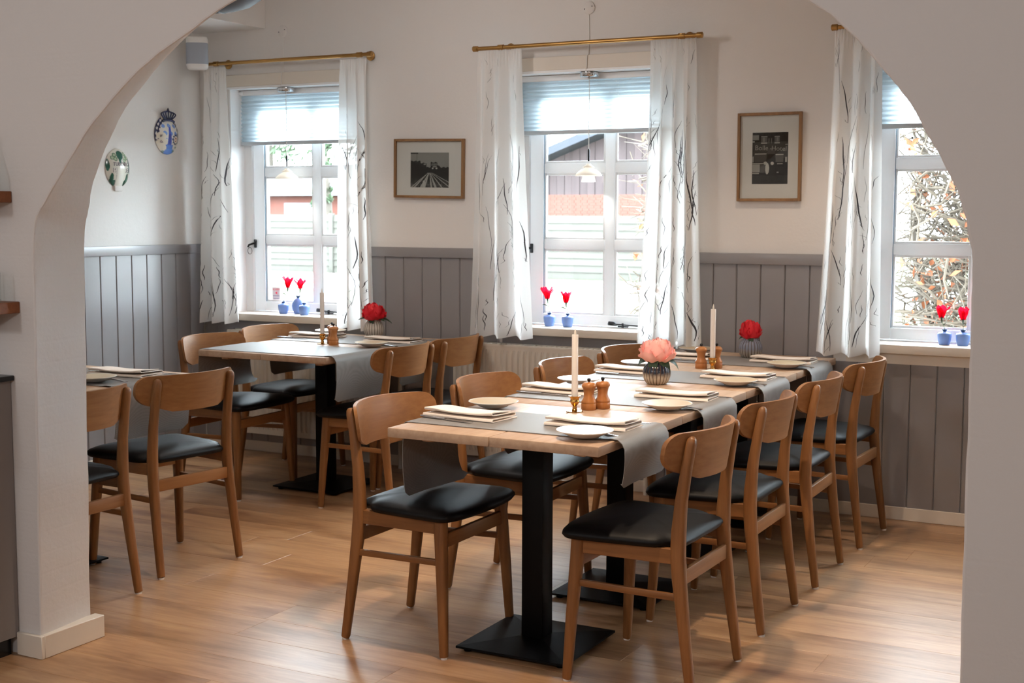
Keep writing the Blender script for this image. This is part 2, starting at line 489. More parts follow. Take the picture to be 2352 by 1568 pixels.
# window wall with its openings
wb = MB(); T = 0.34
xs = [XL]
for c, k in WIN:
    xs += [c - OW, c + OR]
xs.append(XR)
for i in range(len(xs) - 1):
    if i % 2 == 0:
        wb.bb(xs[i], xs[i + 1], YW, YW + T, 0, CEIL + 0.05)
    else:
        wb.bb(xs[i], xs[i + 1], YW, YW + T, 0, SILL - 0.04); wb.bb(xs[i], xs[i + 1], YW, YW + T, HEAD, CEIL + 0.05)
wall_back = wb.build('wall_back', M['plaster']); wall_back['kind'] = 'structure'
wall_left = MB().bb(XL - 0.2, XL, 2.9, YW + T, 0, CEIL + 0.05).build('wall_left', M['plaster']); wall_left['kind'] = 'structure'
wr = MB().bb(XR, XR + 0.2, -3.2, YW + T, 0, CEIL + 0.05)
wall_right = wr.build('wall_right', M['plaster']); wall_right['kind'] = 'structure'
ceiling = MB().bb(XL - 0.2, XR + 0.2, -3.2, YW + T, CEIL, CEIL + 0.15).build('ceiling', M['ceil']); ceiling['kind'] = 'structure'
wf = MB().bb(-4.8, XR + 0.2, -3.3, -3.1, 0, CEIL + 0.05).build('wall_front', M['plaster']); wf['kind'] = 'structure'
wbl = MB().bb(-4.8, -4.6, -3.2, 2.97, 0, CEIL + 0.05).build('wall_bar_left', M['plaster']); wbl['kind'] = 'structure'

# wainscot: boards, rail, baseboards
def board(x0, x1, z0, z1, parent, left=False):
    b = MB(); e = 0.004; t = 0.014; g = 0.001
    def pt(a, d, z):
        return (XL + d, a, z) if left else (a, YW - d, z)
    a0, a1 = x0 + g, x1 - g
    prof = [(a0, 0.0), (a0, t - e), (a0 + e, t), (a1 - e, t), (a1, t - e), (a1, 0.0)]
    vs = [pt(a, d, z0) for a, d in prof] + [pt(a, d, z1) for a, d in prof]
    n = 6
    fs = [(i, i + 1, n + i + 1, n + i) for i in range(5)] + [tuple(range(n)), tuple(range(n, 2 * n))]
    b.add(vs, fs); return b.build('wainscot_board', M['panel'], parent, angle=15)


RAIL0, RAIL1 = 1.184, 1.238
x = -4.0 - 0.1207 * 12
while x < 1.6:
    x0, x1 = max(x, XL + 0.015), min(x + 0.1207, 1.6)
    c = (x0 + x1) / 2
    inw = any(-OW - 0.03 < c - wc < OR + 0.03 for wc, k in WIN)
    board(x0, x1, 0.062, 0.735 if inw else RAIL0, wall_back)
    x += 0.1207
yy = 5.42 - 0.121 * 18
while yy < YW - 0.02:
    board(max(yy, 3.22), min(yy + 0.121, YW - 0.001), 0.062, RAIL0, wall_left, True); yy += 0.121
prev = XL
for i in range(0, len(xs), 2):
    a, b_ = xs[i] + (0.0 if i == 0 else 0.03), xs[i + 1] - 0.03
    o = MB().bb(a, b_, YW - 0.024, YW, RAIL0, RAIL1, ch=0.003).build('wainscot_rail', M['panel'], wall_back)
MB().bb(XL, XL + 0.024, 3.22, YW - 0.024, RAIL0, RAIL1, ch=0.003).build('wainscot_rail', M['panel'], wall_left)
o = MB().bb(XL + 0.016, XR, YW - 0.018, YW, 0, 0.062, ch=0.002).build('baseboard_back', M['skirt']); o['kind'] = 'structure'
o = MB().bb(XL, XL + 0.018, 3.22, YW - 0.001, 0, 0.062, ch=0.002).build('baseboard_left', M['skirt']); o['kind'] = 'structure'

# boxed-in soffit along the left wall + duct
o = MB().bb(XL, -4.95, 3.22, YW, 2.49, CEIL, ch=0.002).build('trim_1', M['plaster']); o['kind'] = 'structure'

# arch wall between the bar and the dining room
YF, YB = 2.97, 3.215
fl = [(-3.277, 0.0), (-3.275, 0.3), (-3.270, 0.6), (-3.265, 0.9), (-3.26, 1.14), (-3.256, 1.357), (-3.208, 1.452), (-3.111, 1.564), (-2.989, 1.698), (-2.838, 1.82), (-2.619, 1.939), (-2.444, 2.018),
      (-2.15, 2.115), (-1.85, 2.165), (-1.55, 2.165), (-1.25, 2.105), (-1.02, 2.02), (-0.827, 1.904), (-0.744, 1.837), (-0.666, 1.753), (-0.608, 1.681), (-0.55, 1.582), (-0.502, 1.498), (-0.478, 1.424), (-0.464, 1.368), (-0.459, 1.331),
      (-0.457, 1.14), (-0.456, 0.9), (-0.455, 0.6), (-0.453, 0.3), (-0.452, 0.0)]
bl = [(-3.308, 0.0), (-3.304, 0.3), (-3.30, 0.6), (-3.296, 0.9), (-3.292, 1.124), (-3.288, 1.327), (-3.27, 1.42), (-3.23, 1.545), (-3.153, 1.681), (-3.049, 1.80), (-2.88, 1.94), (-2.706, 2.035),
      (-2.35, 2.165), (-1.95, 2.24), (-1.55, 2.25), (-1.2, 2.18), (-0.95, 2.08), (-0.74, 1.95), (-0.65, 1.88), (-0.58, 1.79), (-0.53, 1.70), (-0.48, 1.60), (-0.44, 1.51), (-0.42, 1.44), (-0.41, 1.39), (-0.41, 1.34),
      (-0.41, 1.14), (-0.41, 0.9), (-0.41, 0.6), (-0.41, 0.3), (-0.41, 0.0)]
F = spline(fl, 6); B = spline(bl, 6); n = len(F)
rj = np.random.RandomState(3)
jf = np.convolve(rj.randn(n + 4), np.ones(3) / 3, 'valid')[:n] * 0.0022
jb = np.convolve(rj.randn(n + 4), np.ones(3) / 3, 'valid')[:n] * 0.0028
ab = MB(); vs = []; outer = []
for i in range(n):
    t = F[min(i + 1, n - 1)] - F[max(i - 1, 0)]; nr = np.array([t[1], -t[0]]); nr /= np.linalg.norm(nr)
    f = F[i] + nr * jf[i] * (0 if i in (0, n - 1) else 1); b_ = B[i] + nr * jb[i] * (0 if i in (0, n - 1) else 1)
    c = np.array([-1.86, 1.0])
    # outer ring on the wall rectangle
    if i <= 30:
        q = (XL - 0.1, max(0.0, f[1]) if i < 30 else 1.36)
    elif i >= n - 31:
        q = (XR, max(0.0, f[1]) if i > n - 31 else 1.33)
    else:
        s = (i - 30) / (n - 61)
        per = [(XL - 0.1, 1.36), (XL - 0.1, CEIL), (XR, CEIL), (XR, 1.33)]
        q = None
        if s < 0.2:
            q = (XL - 0.1, 1.36 + (CEIL - 1.36) * s / 0.2)
        elif s > 0.8:
            q = (XR, CEIL - (CEIL - 1.33) * (s - 0.8) / 0.2)
        else:
            q = (XL - 0.1 + (XR - XL + 0.1) * (s - 0.2) / 0.6, CEIL)
    r = 0.006
    vs += [(q[0], YF, q[1]), (f[0] - nr[0] * -r * 0 + (-nr[0]) * 0, YF, f[1])]
    # rounded front arris, flat reveal, back arris
    vs[-1] = (f[0] - nr[0] * r, YF, f[1] - nr[1] * r)
    vs += [(f[0] - nr[0] * r * 0.3, YF + r * 0.3, f[1] - nr[1] * r * 0.3), (f[0], YF + r, f[1]), (0.5 * (f[0] + b_[0]), 0.5 * (YF + YB), 0.5 * (f[1] + b_[1])),
           (b_[0], YB - r, b_[1]), (b_[0] - nr[0] * r, YB, b_[1] - nr[1] * r), (q[0], YB, q[1])]
k = 8
fs = [(i * k + j, (i + 1) * k + j, (i + 1) * k + j + 1, i * k + j + 1) for i in range(n - 1) for j in range(k - 1)]
ab.add(vs, fs, True)
wall_arch = ab.build('wall_arch', M['arch'], angle=18); wall_arch['kind'] = 'structure'
# baseboard round the left pier
bbm = MB()
bbm.bb(-3.375, -3.262, YF - 0.014, YF, 0, 0.075, ch=0.002)
MBr = MB(); MBr.bb(-3.305, -3.262, YF - 0.0, YB + 0.014, 0, 0.075, ch=0.002)
o = bbm.build('baseboard_arch_front', M['skirt']); o['kind'] = 'structure'
o = MBr.build('baseboard_arch_reveal', M['skirt']); o['kind'] = 'structure'

# windows
GY = YW + 0.15
for c, k in WIN[:3]:
    wroot = struct('window_%d' % k)
    x0, x1 = c - OW, c + OR
    f = MB(); fy0, fy1 = GY - 0.03, GY + 0.07
    f.bb(x0, x0 + 0.068, fy0, fy1, SILL, HEAD, ch=0.003).bb(x1 - 0.068, x1, fy0, fy1, SILL, HEAD, ch=0.003).bb(x0, x1, fy0, fy1, HEAD - 0.06, HEAD, ch=0.003).bb(x0, x1, fy0, fy1, SILL, 0.832, ch=0.003)
    f.build('window_frame', M['white'], wroot)
    sx0, sx1, sz0, sz1 = x0 + 0.072, x1 - 0.072, 0.836, HEAD - 0.064
    sh = MB(); sw = 0.078; sy0, sy1 = GY - 0.02, GY + 0.035
    sh.bb(sx0, sx0 + sw, sy0, sy1, sz0, sz1, ch=0.004).bb(sx1 - sw, sx1, sy0, sy1, sz0, sz1, ch=0.004).bb(sx0 + sw, sx1 - sw, sy0, sy1, sz0, sz0 + 0.055, ch=0.004).bb(sx0 + sw, sx1 - sw, sy0, sy1, sz1 - 0.055, sz1, ch=0.004)
    sh.build('casement_sash', M['sash'], wroot)
    gx0, gx1, gz0, gz1 = sx0 + sw, sx1 - sw, sz0 + 0.055, sz1 - 0.055
    gk = MB(); gk.bb(gx0, gx0 + 0.003, sy0 + 0.004, sy0 + 0.012, gz0, gz1).bb(gx1 - 0.003, gx1, sy0 + 0.004, sy0 + 0.012, gz0, gz1)
    gk.build('gasket', M['grey_gasket'], wroot)
    hz = [1.264, 1.667]
    MB().bb(c - 0.027, c + 0.027, sy0 + 0.006, sy1, gz0, gz1, ch=0.004).build('glazing_bar', M['sash'], wroot)
    for z in hz:
        MB().bb(gx0, c - 0.027, sy0 + 0.006, sy1, z - 0.026, z + 0.026, ch=0.004).bb(c + 0.027, gx1, sy0 + 0.006, sy1, z - 0.026, z + 0.026, ch=0.004).build('glazing_bar', M['sash'], wroot)
    for a, b_ in ((gx0, c - 0.027), (c + 0.027, gx1)):
        for z0, z1 in ((gz0, hz[0] - 0.026), (hz[0] + 0.026, hz[1] - 0.026), (hz[1] + 0.026, gz1)):
            MB().bb(a, b_, GY + 0.008, GY + 0.012, z0, z1).build('pane', M['glass'], wroot)
            bd = MB(); e = 0.012
            bd.bb(a, a + e, GY - 0.01, GY + 0.007, z0, z1, ch=0.003).bb(b_ - e, b_, GY - 0.01, GY + 0.007, z0, z1, ch=0.003).bb(a + e, b_ - e, GY - 0.01, GY + 0.007, z0, z0 + e, ch=0.003).bb(a + e, b_ - e, GY - 0.01, GY + 0.007, z1 - e, z1, ch=0.003)
            bd.build('glazing_bead', M['sash'], wroot)
    # handle on the left gap: hook and keeper
    hx, hz_ = sx0 + 0.0, 1.232
    h = MB(); h.box((hx + 0.012, sy0 - 0.008, hz_ + 0.008), (0.014, 0.014, 0.05), ch=0.002).tube([(hx + 0.012, sy0 - 0.012, hz_ + 0.012), (hx - 0.02, sy0 - 0.03, hz_), (hx - 0.03, sy0 - 0.026, hz_ - 0.012)], 0.006, 8)
    h.tube([(hx - 0.018 + 0.016 * math.sin(a), sy0 - 0.024, hz_ - 0.036 + 0.02 * math.cos(a)) for a in np.linspace(0, 2 * PI, 17)], 0.0016, 5)
    h.build('latch', M['dark'], wroot)
    st = MB(); z = 0.846
    st.tube([(c + 0.01, sy0 - 0.022, z), (c + 0.015, sy0 - 0.022, z + 0.008), (c + 0.045, sy0 - 0.022, z + 0.006), (c + 0.06, sy0 - 0.022, z)], [0.004, 0.011, 0.011, 0.004], 10)
    st.tube([(c + 0.05, sy0 - 0.02, z + 0.004), (c + 0.25, sy0 - 0.014, z - 0.004)], 0.0035, 8)
    st.box((c + 0.09, sy0 - 0.015, z - 0.002), (0.008, 0.012, 0.024)).box((c + 0.09, sy0 - 0.008, z - 0.008), (0.06, 0.006, 0.006))
    st.build('window_stay', M['dark'], wroot)
    # sill board, head casing
    MB().bb(x0 - 0.0, x1 - 0.005, YW - 0.055, fy0 + 0.002, 0.786, 0.828, ch=0.004).build('window_sill', M['trim'], wroot)
    MB().bb(x0 - 0.02, x1 - 0.01, YW - 0.016, YW + 0.0, 0.735, 0.786).build('sill_apron', M['trim' if k == 3 else 'panel'], wroot)
    MB().bb(x0 - 0.02, x1 - 0.01, YW - 0.014, YW, HEAD, 2.235, ch=0.002).build('head_casing', M['trim'], wroot)
    lin_ = MB(); lin_.bb(x0 - 0.001, x0 + 0.012, YW, fy0, 0.828, HEAD).bb(x1 - 0.012, x1 + 0.001, YW, fy0, 0.828, HEAD).bb(x0, x1, YW - 0.014, fy0, HEAD - 0.012, HEAD)
    lin_.build('reveal_lining', M['white'], wroot)
# plain glazing of the windows that are out of the picture
w4 = struct('window_4')
MB().bb(0.88 - OW, 0.88 + OR, GY + 0.008, GY + 0.012, SILL - 0.04, HEAD).build('pane', M['glass'], w4)
MB().bb(0.85, 0.91, GY - 0.02, GY + 0.03, SILL - 0.04, HEAD).bb(0.345, 1.32, GY - 0.02, GY + 0.03, 1.24, 1.29).bb(0.345, 1.32, GY - 0.02, GY + 0.03, SILL - 0.04, 0.86).build('casement_sash', M['sash'], w4)
# ------------------------------------------------------------------ curtains, rods, blinds
def curtain(name, label, tx0, tx1, bx0, bx1, folds, seed, zt=2.272, zb=0.775):
    rs = random.Random(seed); ph = rs.random() * 6; yc = YW - 0.115
    wts = [rs.uniform(0.75, 1.3) for _ in range(folds)]; tot = sum(wts)
    edges = [0]
    for w in wts:
        edges.append(edges[-1] + w / tot)
    def warp(u):
        for i in range(folds):
            if u <= edges[i + 1] + 1e-9:
                return i + (u - edges[i]) / (edges[i + 1] - edges[i])
        return folds
    def P(u, v):                     # v = 0 top
        q = warp(u); a = 2 * PI * q + ph
        amp = 0.010 + 0.020 * min(1, v * 2.2) + 0.012 * v
        x0 = tx0 + (bx0 - tx0) * v ** 1.3; x1 = tx1 + (bx1 - tx1) * v ** 1.3
        x = x0 + (x1 - x0) * u + 0.004 * math.sin(2 * a + 0.6) * (0.3 + 0.7 * v)
        y = yc + amp * math.sin(a + 0.15 * math.sin(2 * v + seed)) + 0.002 * math.sin(4 * v + 2 * q)
        z = zt - (zt - zb) * v + 0.006 * math.sin(a) * v
        if v < 0.06:
            y = yc + (y - yc) * (0.5 + v / 0.12) + 0.006 * math.sin(6 * a) * (1 - v / 0.06)
        return (x, y, z)
    root = thing(name, label, 'curtain', (tx0, yc, zb), group='sheer curtains with printed twigs')
    off = Vector((tx0, yc, zb))
    b = MB(); b.grid(lambda u, v: Vector(P(u, v)) - off, 90, 60)
    b.build('voile', M['sheer'], root, 180, False)
    # woven-in twig print
    t = MB()
    def stroke(u, v, ang, L, w, bend):
        n = 7; pts = []
        for i in range(n + 1):
            s = i / n
            a = ang + bend * (s - 0.5)
            uu = u + L * s * math.sin(a) / max(0.1, (bx1 - bx0)); vv = v - L * s * math.cos(a) / (zt - zb)
            pts.append((uu + 0.006 * math.sin(9 * s + u * 40), vv, w * (0.25 + math.sin(PI * min(1, s * 0.9 + 0.08)))))
        vs = []; fs = []
        for i, (uu, vv, ww) in enumerate(pts):
            if not (0.01 < uu < 0.99 and 0.01 < vv < 0.995):
                return
            du = ww / max(0.1, (bx1 - bx0)) / 2
            for d in (-du, du):
                p = Vector(P(min(1, max(0, uu + d)), vv)) - off; vs.append((p.x, p.y - 0.0012, p.z))
        for i in range(n):
            fs.append((2 * i, 2 * i + 1, 2 * i + 3, 2 * i + 2))
        t.add(vs, fs, True)
    k = 0
    wid = bx1 - bx0
    for _ in range(int(105 * wid / 0.3)):
        v = 1 - rs.random() ** 1.5 * 0.95
        u = rs.uniform(0.03, 0.97); lg = rs.random()
        L = rs.uniform(0.03, 0.10) if lg < 0.6 else rs.uniform(0.1, 0.26)
        if v < 0.35 and rs.random() < 0.6:
            continue
        stroke(u, v, rs.gauss(0.03, 0.10), L, rs.uniform(0.0008, 0.0022) if lg < 0.8 else rs.uniform(0.002, 0.0042), rs.uniform(-0.35, 0.35))
        if lg > 0.86:
            for q in range(3):
                stroke(u + rs.uniform(-0.02, 0.02), v - q * 0.03, rs.choice([-1, 1]) * rs.uniform(0.25, 0.6), rs.uniform(0.02, 0.05), 0.0012, rs.uniform(-0.7, 0.7))
    o = t.build('printed_twigs', M['twig'], root, 180, False); o['kind'] = 'stuff'
    return root


curtain('sheer_curtain', 'white sheer curtain in the corner beside the left wall, below the loudspeaker', -5.325, -5.158, -5.375, -5.105, 3, 11)
curtain('sheer_curtain', 'white sheer curtain right of the left window, behind the red peony of the far table', -4.343, -4.168, -4.358, -4.122, 3, 23)
curtain('sheer_curtain', 'white sheer curtain on the left of the middle window, above the radiator', -3.471, -3.209, -3.522, -3.143, 3, 31)
curtain('sheer_curtain', 'white sheer curtain on the right of the middle window, behind the pink peony', -2.497, -2.262, -2.562, -2.218, 4, 47)
curtain('sheer_curtain', 'white sheer curtain left of the right-hand window, partly cut off by the arch', -1.592, -1.375, -1.650, -1.352, 3, 59)


def rod(label, x0, x1, z, brk):
    y = YW - 0.115
    root = thing('curtain_rod', label, 'curtain rod', ((x0 + x1) / 2, y, z), group='brass curtain rods')
    o = Vector(((x0 + x1) / 2, y, z))
    MB().tube([(x0 - o.x, 0, 0), (x1 - o.x, 0, 0)], 0.0105, 12, up=(0, 0, 1)).build('pole', M['brass_rod'], root)
    for x, s in ((x0, -1), (x1, 1)):
        MB().tube([(x - o.x - s * 0.012, 0, 0), (x - o.x - s * 0.01, 0, 0), (x - o.x + s * 0.016, 0, 0), (x - o.x + s * 0.019, 0, 0)], [0.011, 0.0145, 0.0145, 0.010], 14, up=(0, 0, 1)).build('end_cap', M['brass_rod'], root)
    for x in brk:
        b = MB(); b.tube([(x - o.x, 0.113, 0.006), (x - o.x, 0.108, 0.006), (x - o.x, 0.103, 0.006)], [0.027, 0.027, 0.02], 18, up=(0, 0, 1))
        b.tube([(x - o.x, 0.105, 0.006), (x - o.x, 0.02, 0.006), (x - o.x, -0.012, 0.004)], 0.008, 10, up=(0, 0, 1))
        b.tube([(x - o.x - 0.016, 0, 0), (x - o.x + 0.016, 0, 0)], 0.0145, 12, up=(0, 0, 1))
        b.build('bracket', M['brass_rod'], root)
    gl = MB()
    return root


rod('brass curtain rod over the left window, its left end behind the loudspeaker', -5.30, -4.150, 2.292, (-5.225, -4.215))
rod('brass curtain rod over the middle window', -3.478, -2.246, 2.284, (-3.33, -2.335))
rod('brass curtain rod over the right-hand window, all but its tip hidden by the arch', -1.588, -0.36, 2.280, (-1.50, -0.45))


def blind(label, c, zb):
    y = GY - 0.050; x0, x1 = c - OW + 0.016, c + OR - 0.016; zt = HEAD - 0.014
    root = thing('pleated_blind', label, 'blind', (c, y, zt), group='pleated blinds half drawn')
    b = MB(); n = 12; h = (zt - 0.03) - (zb + 0.022)
    pr = []
    for i in range(2 * n + 1):
        pr.append(((0.013 if i % 2 else -0.002), -0.03 - h * i / (2 * n)))
    vs = [(x - c, -p, q) for x in (x0, x1) for p, q in pr]; k = len(pr)
    b.add(vs, [(i, i + 1, k + i + 1, k + i) for i in range(k - 1)], False)
    b.build('pleated_fabric', M['blind'], root, 5, False)
    MB().bb(x0 - c, x1 - c, -0.014, 0.014, -0.03, 0.0, ch=0.003).build('head_rail', M['white'], root)
    MB().bb(x0 - c, x1 - c, -0.015, 0.013, zb - zt, zb - zt + 0.022, ch=0.003).build('bottom_rail', M['blind_rail'], root)
    cm = MB()
    for i in range(26):
        cm.lathe([(0.0001, -0.0022), (0.0022, 0), (0.0001, 0.0022)], 6, (0.055 if i % 2 else 0.067, -0.022, -0.04 - 0.0075 * i))
    o = cm.build('bead_chain', M['white'], root); o['kind'] = 'stuff'
    MB().tube([(x0 - c + 0.012, -0.018, -0.02), (x0 - c + 0.006, -0.03, -0.16), (x0 - c + 0.002, -0.02, -0.33)], 0.0014, 5).box((x0 - c + 0.012, -0.018, -0.016), (0.03, 0.01, 0.016)).build('tension_cord', M['white'], root)
    return root


blind('white pleated blind half drawn in the left window', -4.695, 1.826)
blind('white pleated blind half drawn in the middle window', -2.816, 1.842)
blind('white pleated blind half drawn in the right-hand window behind the arch', -0.968, 1.826)

# ------------------------------------------------------------------ pendant lamps in the windows
def pendant(label, dlabel, x, y, zt):
    root = thing('pendant_lamp', label, 'pendant lamp', (x, y, zt), group='small white pendant lamps')
    MB().lathe([(0.046, -0.002), (0.049, -0.004), (0.049, -0.022), (0.046, -0.026), (0.0, -0.026)], 28).build('ceiling_cup', M['chrome'], root)
    MB().tube([(0, 0, -0.026), (0, 0, -0.40)], 0.0021, 6).lathe([(0.005, -0.036), (0.005, -0.026)], 8).build('cord', M['plastic'], root)
    MB().lathe([(0.005, -0.455), (0.006, -0.40), (0.003, -0.392)], 10).build('socket_stem', M['dark'], root)
    z0 = 1.60 - HEAD + 0.012
    MB().lathe([(0.016, z0 + 0.066), (0.022, z0 + 0.061), (0.042, z0 + 0.052), (0.060, z0 + 0.038), (0.0705, z0 + 0.024), (0.0712, z0 + 0.022), (0.0695, z0 + 0.0225), (0.058, z0 + 0.036), (0.040, z0 + 0.0495), (0.02, z0 + 0.058)], 36).build('upper_shade', M['opal'], root, 60)
    MB().lathe([(0.012, z0 + 0.084), (0.014, z0 + 0.078), (0.030, z0 + 0.068), (0.030, z0 + 0.064), (0.012, z0 + 0.07)], 28).build('top_shade', M['opal'], root, 60)
    MB().lathe([(0.030, z0 + 0.040), (0.031, z0 + 0.022), (0.035, z0 + 0.004), (0.0375, z0 - 0.009), (0.0362, z0 - 0.009), (0.0335, z0 + 0.004), (0.0295, z0 + 0.022), (0.0285, z0 + 0.04)], 32).build('lower_shade', M['opal'], root, 60)
    mt, nt, b = newmat('lit_bulb'); b.inputs['Emission Color'].default_value = (1, 0.95, 0.87, 1); b.inputs['Emission Strength'].default_value = 800
    MB().lathe([(0.0001, z0 + 0.020), (0.008, z0 + 0.024), (0.0105, z0 + 0.034), (0.009, z0 + 0.045), (0.005, z0 + 0.053)], 16).build('bulb', mt, root)
    dr = thing('cable_outlet', dlabel, 'cable outlet', (x + 0.012, YW, 2.47), group='round cable outlets with white flex')
    MB().tube([(0, 0, 0), (0, -0.008, 0), (0, -0.012, 0)], [0.033, 0.033, 0.028], 28, up=(0, 0, 1)).build('cover_disc', M['plaster'], dr)
    for s in (-1, 1):
        MB().tube([(s * 0.021, -0.0105, 0.006 * s), (s * 0.021, -0.0135, 0.006 * s)], 0.0028, 8, up=(0, 0, 1)).build('screw', M['dark'], dr)
    MB().tube([(0, -0.004, -0.03), (0.003, -0.004, -0.15), (0.0, -0.006, -0.232), (-0.002, -0.019, -0.24), (-0.004, -0.018, -0.305), (-0.01, -0.012, -0.308)], 0.003, 6).build('flex', M['plastic'], dr)


pendant('small white tiered pendant lamp hanging in the left window', 'round white cable outlet high above the left window', -4.835, YW + 0.035, HEAD - 0.012)
pendant('small white tiered pendant lamp hanging in the middle window', 'round white cable outlet high above the middle window', -2.893, YW + 0.035, HEAD - 0.012)

# ------------------------------------------------------------------ radiators
def radiator(label, x0, x1, z0=0.125, z1=0.735):
    root = thing('radiator', label, 'radiator', ((x0 + x1) / 2, YW - 0.07, z0), group='panel radiators under the windows')
    ox = (x0 + x1) / 2; y0 = -0.045; b = MB(); pitch = 0.0335; n = int((x1 - x0) / pitch)
    pr = []
    for i in range(n):
        a = x0 - ox + (x1 - x0) * i / n; w = (x1 - x0) / n
        pr += [(a, 0.0), (a + w * 0.18, -0.009), (a + w * 0.62, -0.009), (a + w * 0.8, 0.0)]
    pr.append((x1 - ox, 0.0))
    H = z1 - z0; k = len(pr)
    rows = [(0.0, 0.0), (0.03, 0.0), (0.055, 1.0), (H - 0.055, 1.0), (H - 0.03, 0.0), (H - 0.008, 0.0), (H, 0.3)]
    vs = [(x, y0 + d * f + (0.01 if z == H else 0), z) for z, f in rows for x, d in pr]
    b.add(vs, [(r * k + i, r * k + i + 1, (r + 1) * k + i + 1, (r + 1) * k + i) for r in range(len(rows) - 1) for i in range(k - 1)], True)
    b.build('ribbed_panel', M['radiator'], root, 30)
    MB().bb(x0 - ox, x1 - ox, y0 + 0.001, y0 + 0.012, 0.0, H - 0.002).bb(x0 - ox, x1 - ox, 0.03, 0.04, 0.0, H - 0.002).bb(x0 - ox, x0 - ox + 0.004, y0, 0.04, 0.01, H - 0.01).bb(x1 - ox - 0.004, x1 - ox, y0, 0.04, 0.01, H - 0.01).bb(x0 - ox, x1 - ox, y0 + 0.001, 0.04, 0, 0.004).build('casing', M['radiator'], root)
    g = MB(); g.bb(x0 - ox, x1 - ox, y0 + 0.004, y0 + 0.012, H - 0.012, H).bb(x0 - ox, x1 - ox, 0.032, 0.04, H - 0.012, H)
    for i in range(int((x1 - x0) / 0.03)):
        g.box((x0 - ox + 0.015 + 0.03 * i, 0, H - 0.004), (0.012, 0.07, 0.004))
    g.build('top_grille', M['radiator'], root)
    v = MB(); v.tube([(x1 - ox, 0, H - 0.05), (x1 - ox + 0.045, 0, H - 0.05), (x1 - ox + 0.075, 0, H - 0.062), (x1 - ox + 0.088, 0, H - 0.09), (x1 - ox + 0.09, 0, H - 0.2), (x1 - ox + 0.09, 0.0, -z0)], 0.0125, 10)
    v.build('supply_pipe', M['radiator'], root)
    v = MB(); v.tube([(x1 - ox + 0.02, 0, H - 0.05), (x1 - ox + 0.022, 0, H - 0.05), (x1 - ox + 0.045, 0, H - 0.05)], 0.018, 12).tube([(x1 - ox + 0.033, -0.01, H - 0.05), (x1 - ox + 0.033, -0.04, H - 0.05), (x1 - ox + 0.033, -0.085, H - 0.05), (x1 - ox + 0.033, -0.09, H - 0.05)], [0.014, 0.022, 0.022, 0.015], 14, up=(0, 0, 1))
    v.build('thermostat_valve', M['plastic'], root)
    return root


radiator('ribbed white radiator under the middle window, behind the long table', -3.62, -2.60)
radiator('ribbed white radiator under the left window, behind the far table', -5.18, -4.08)

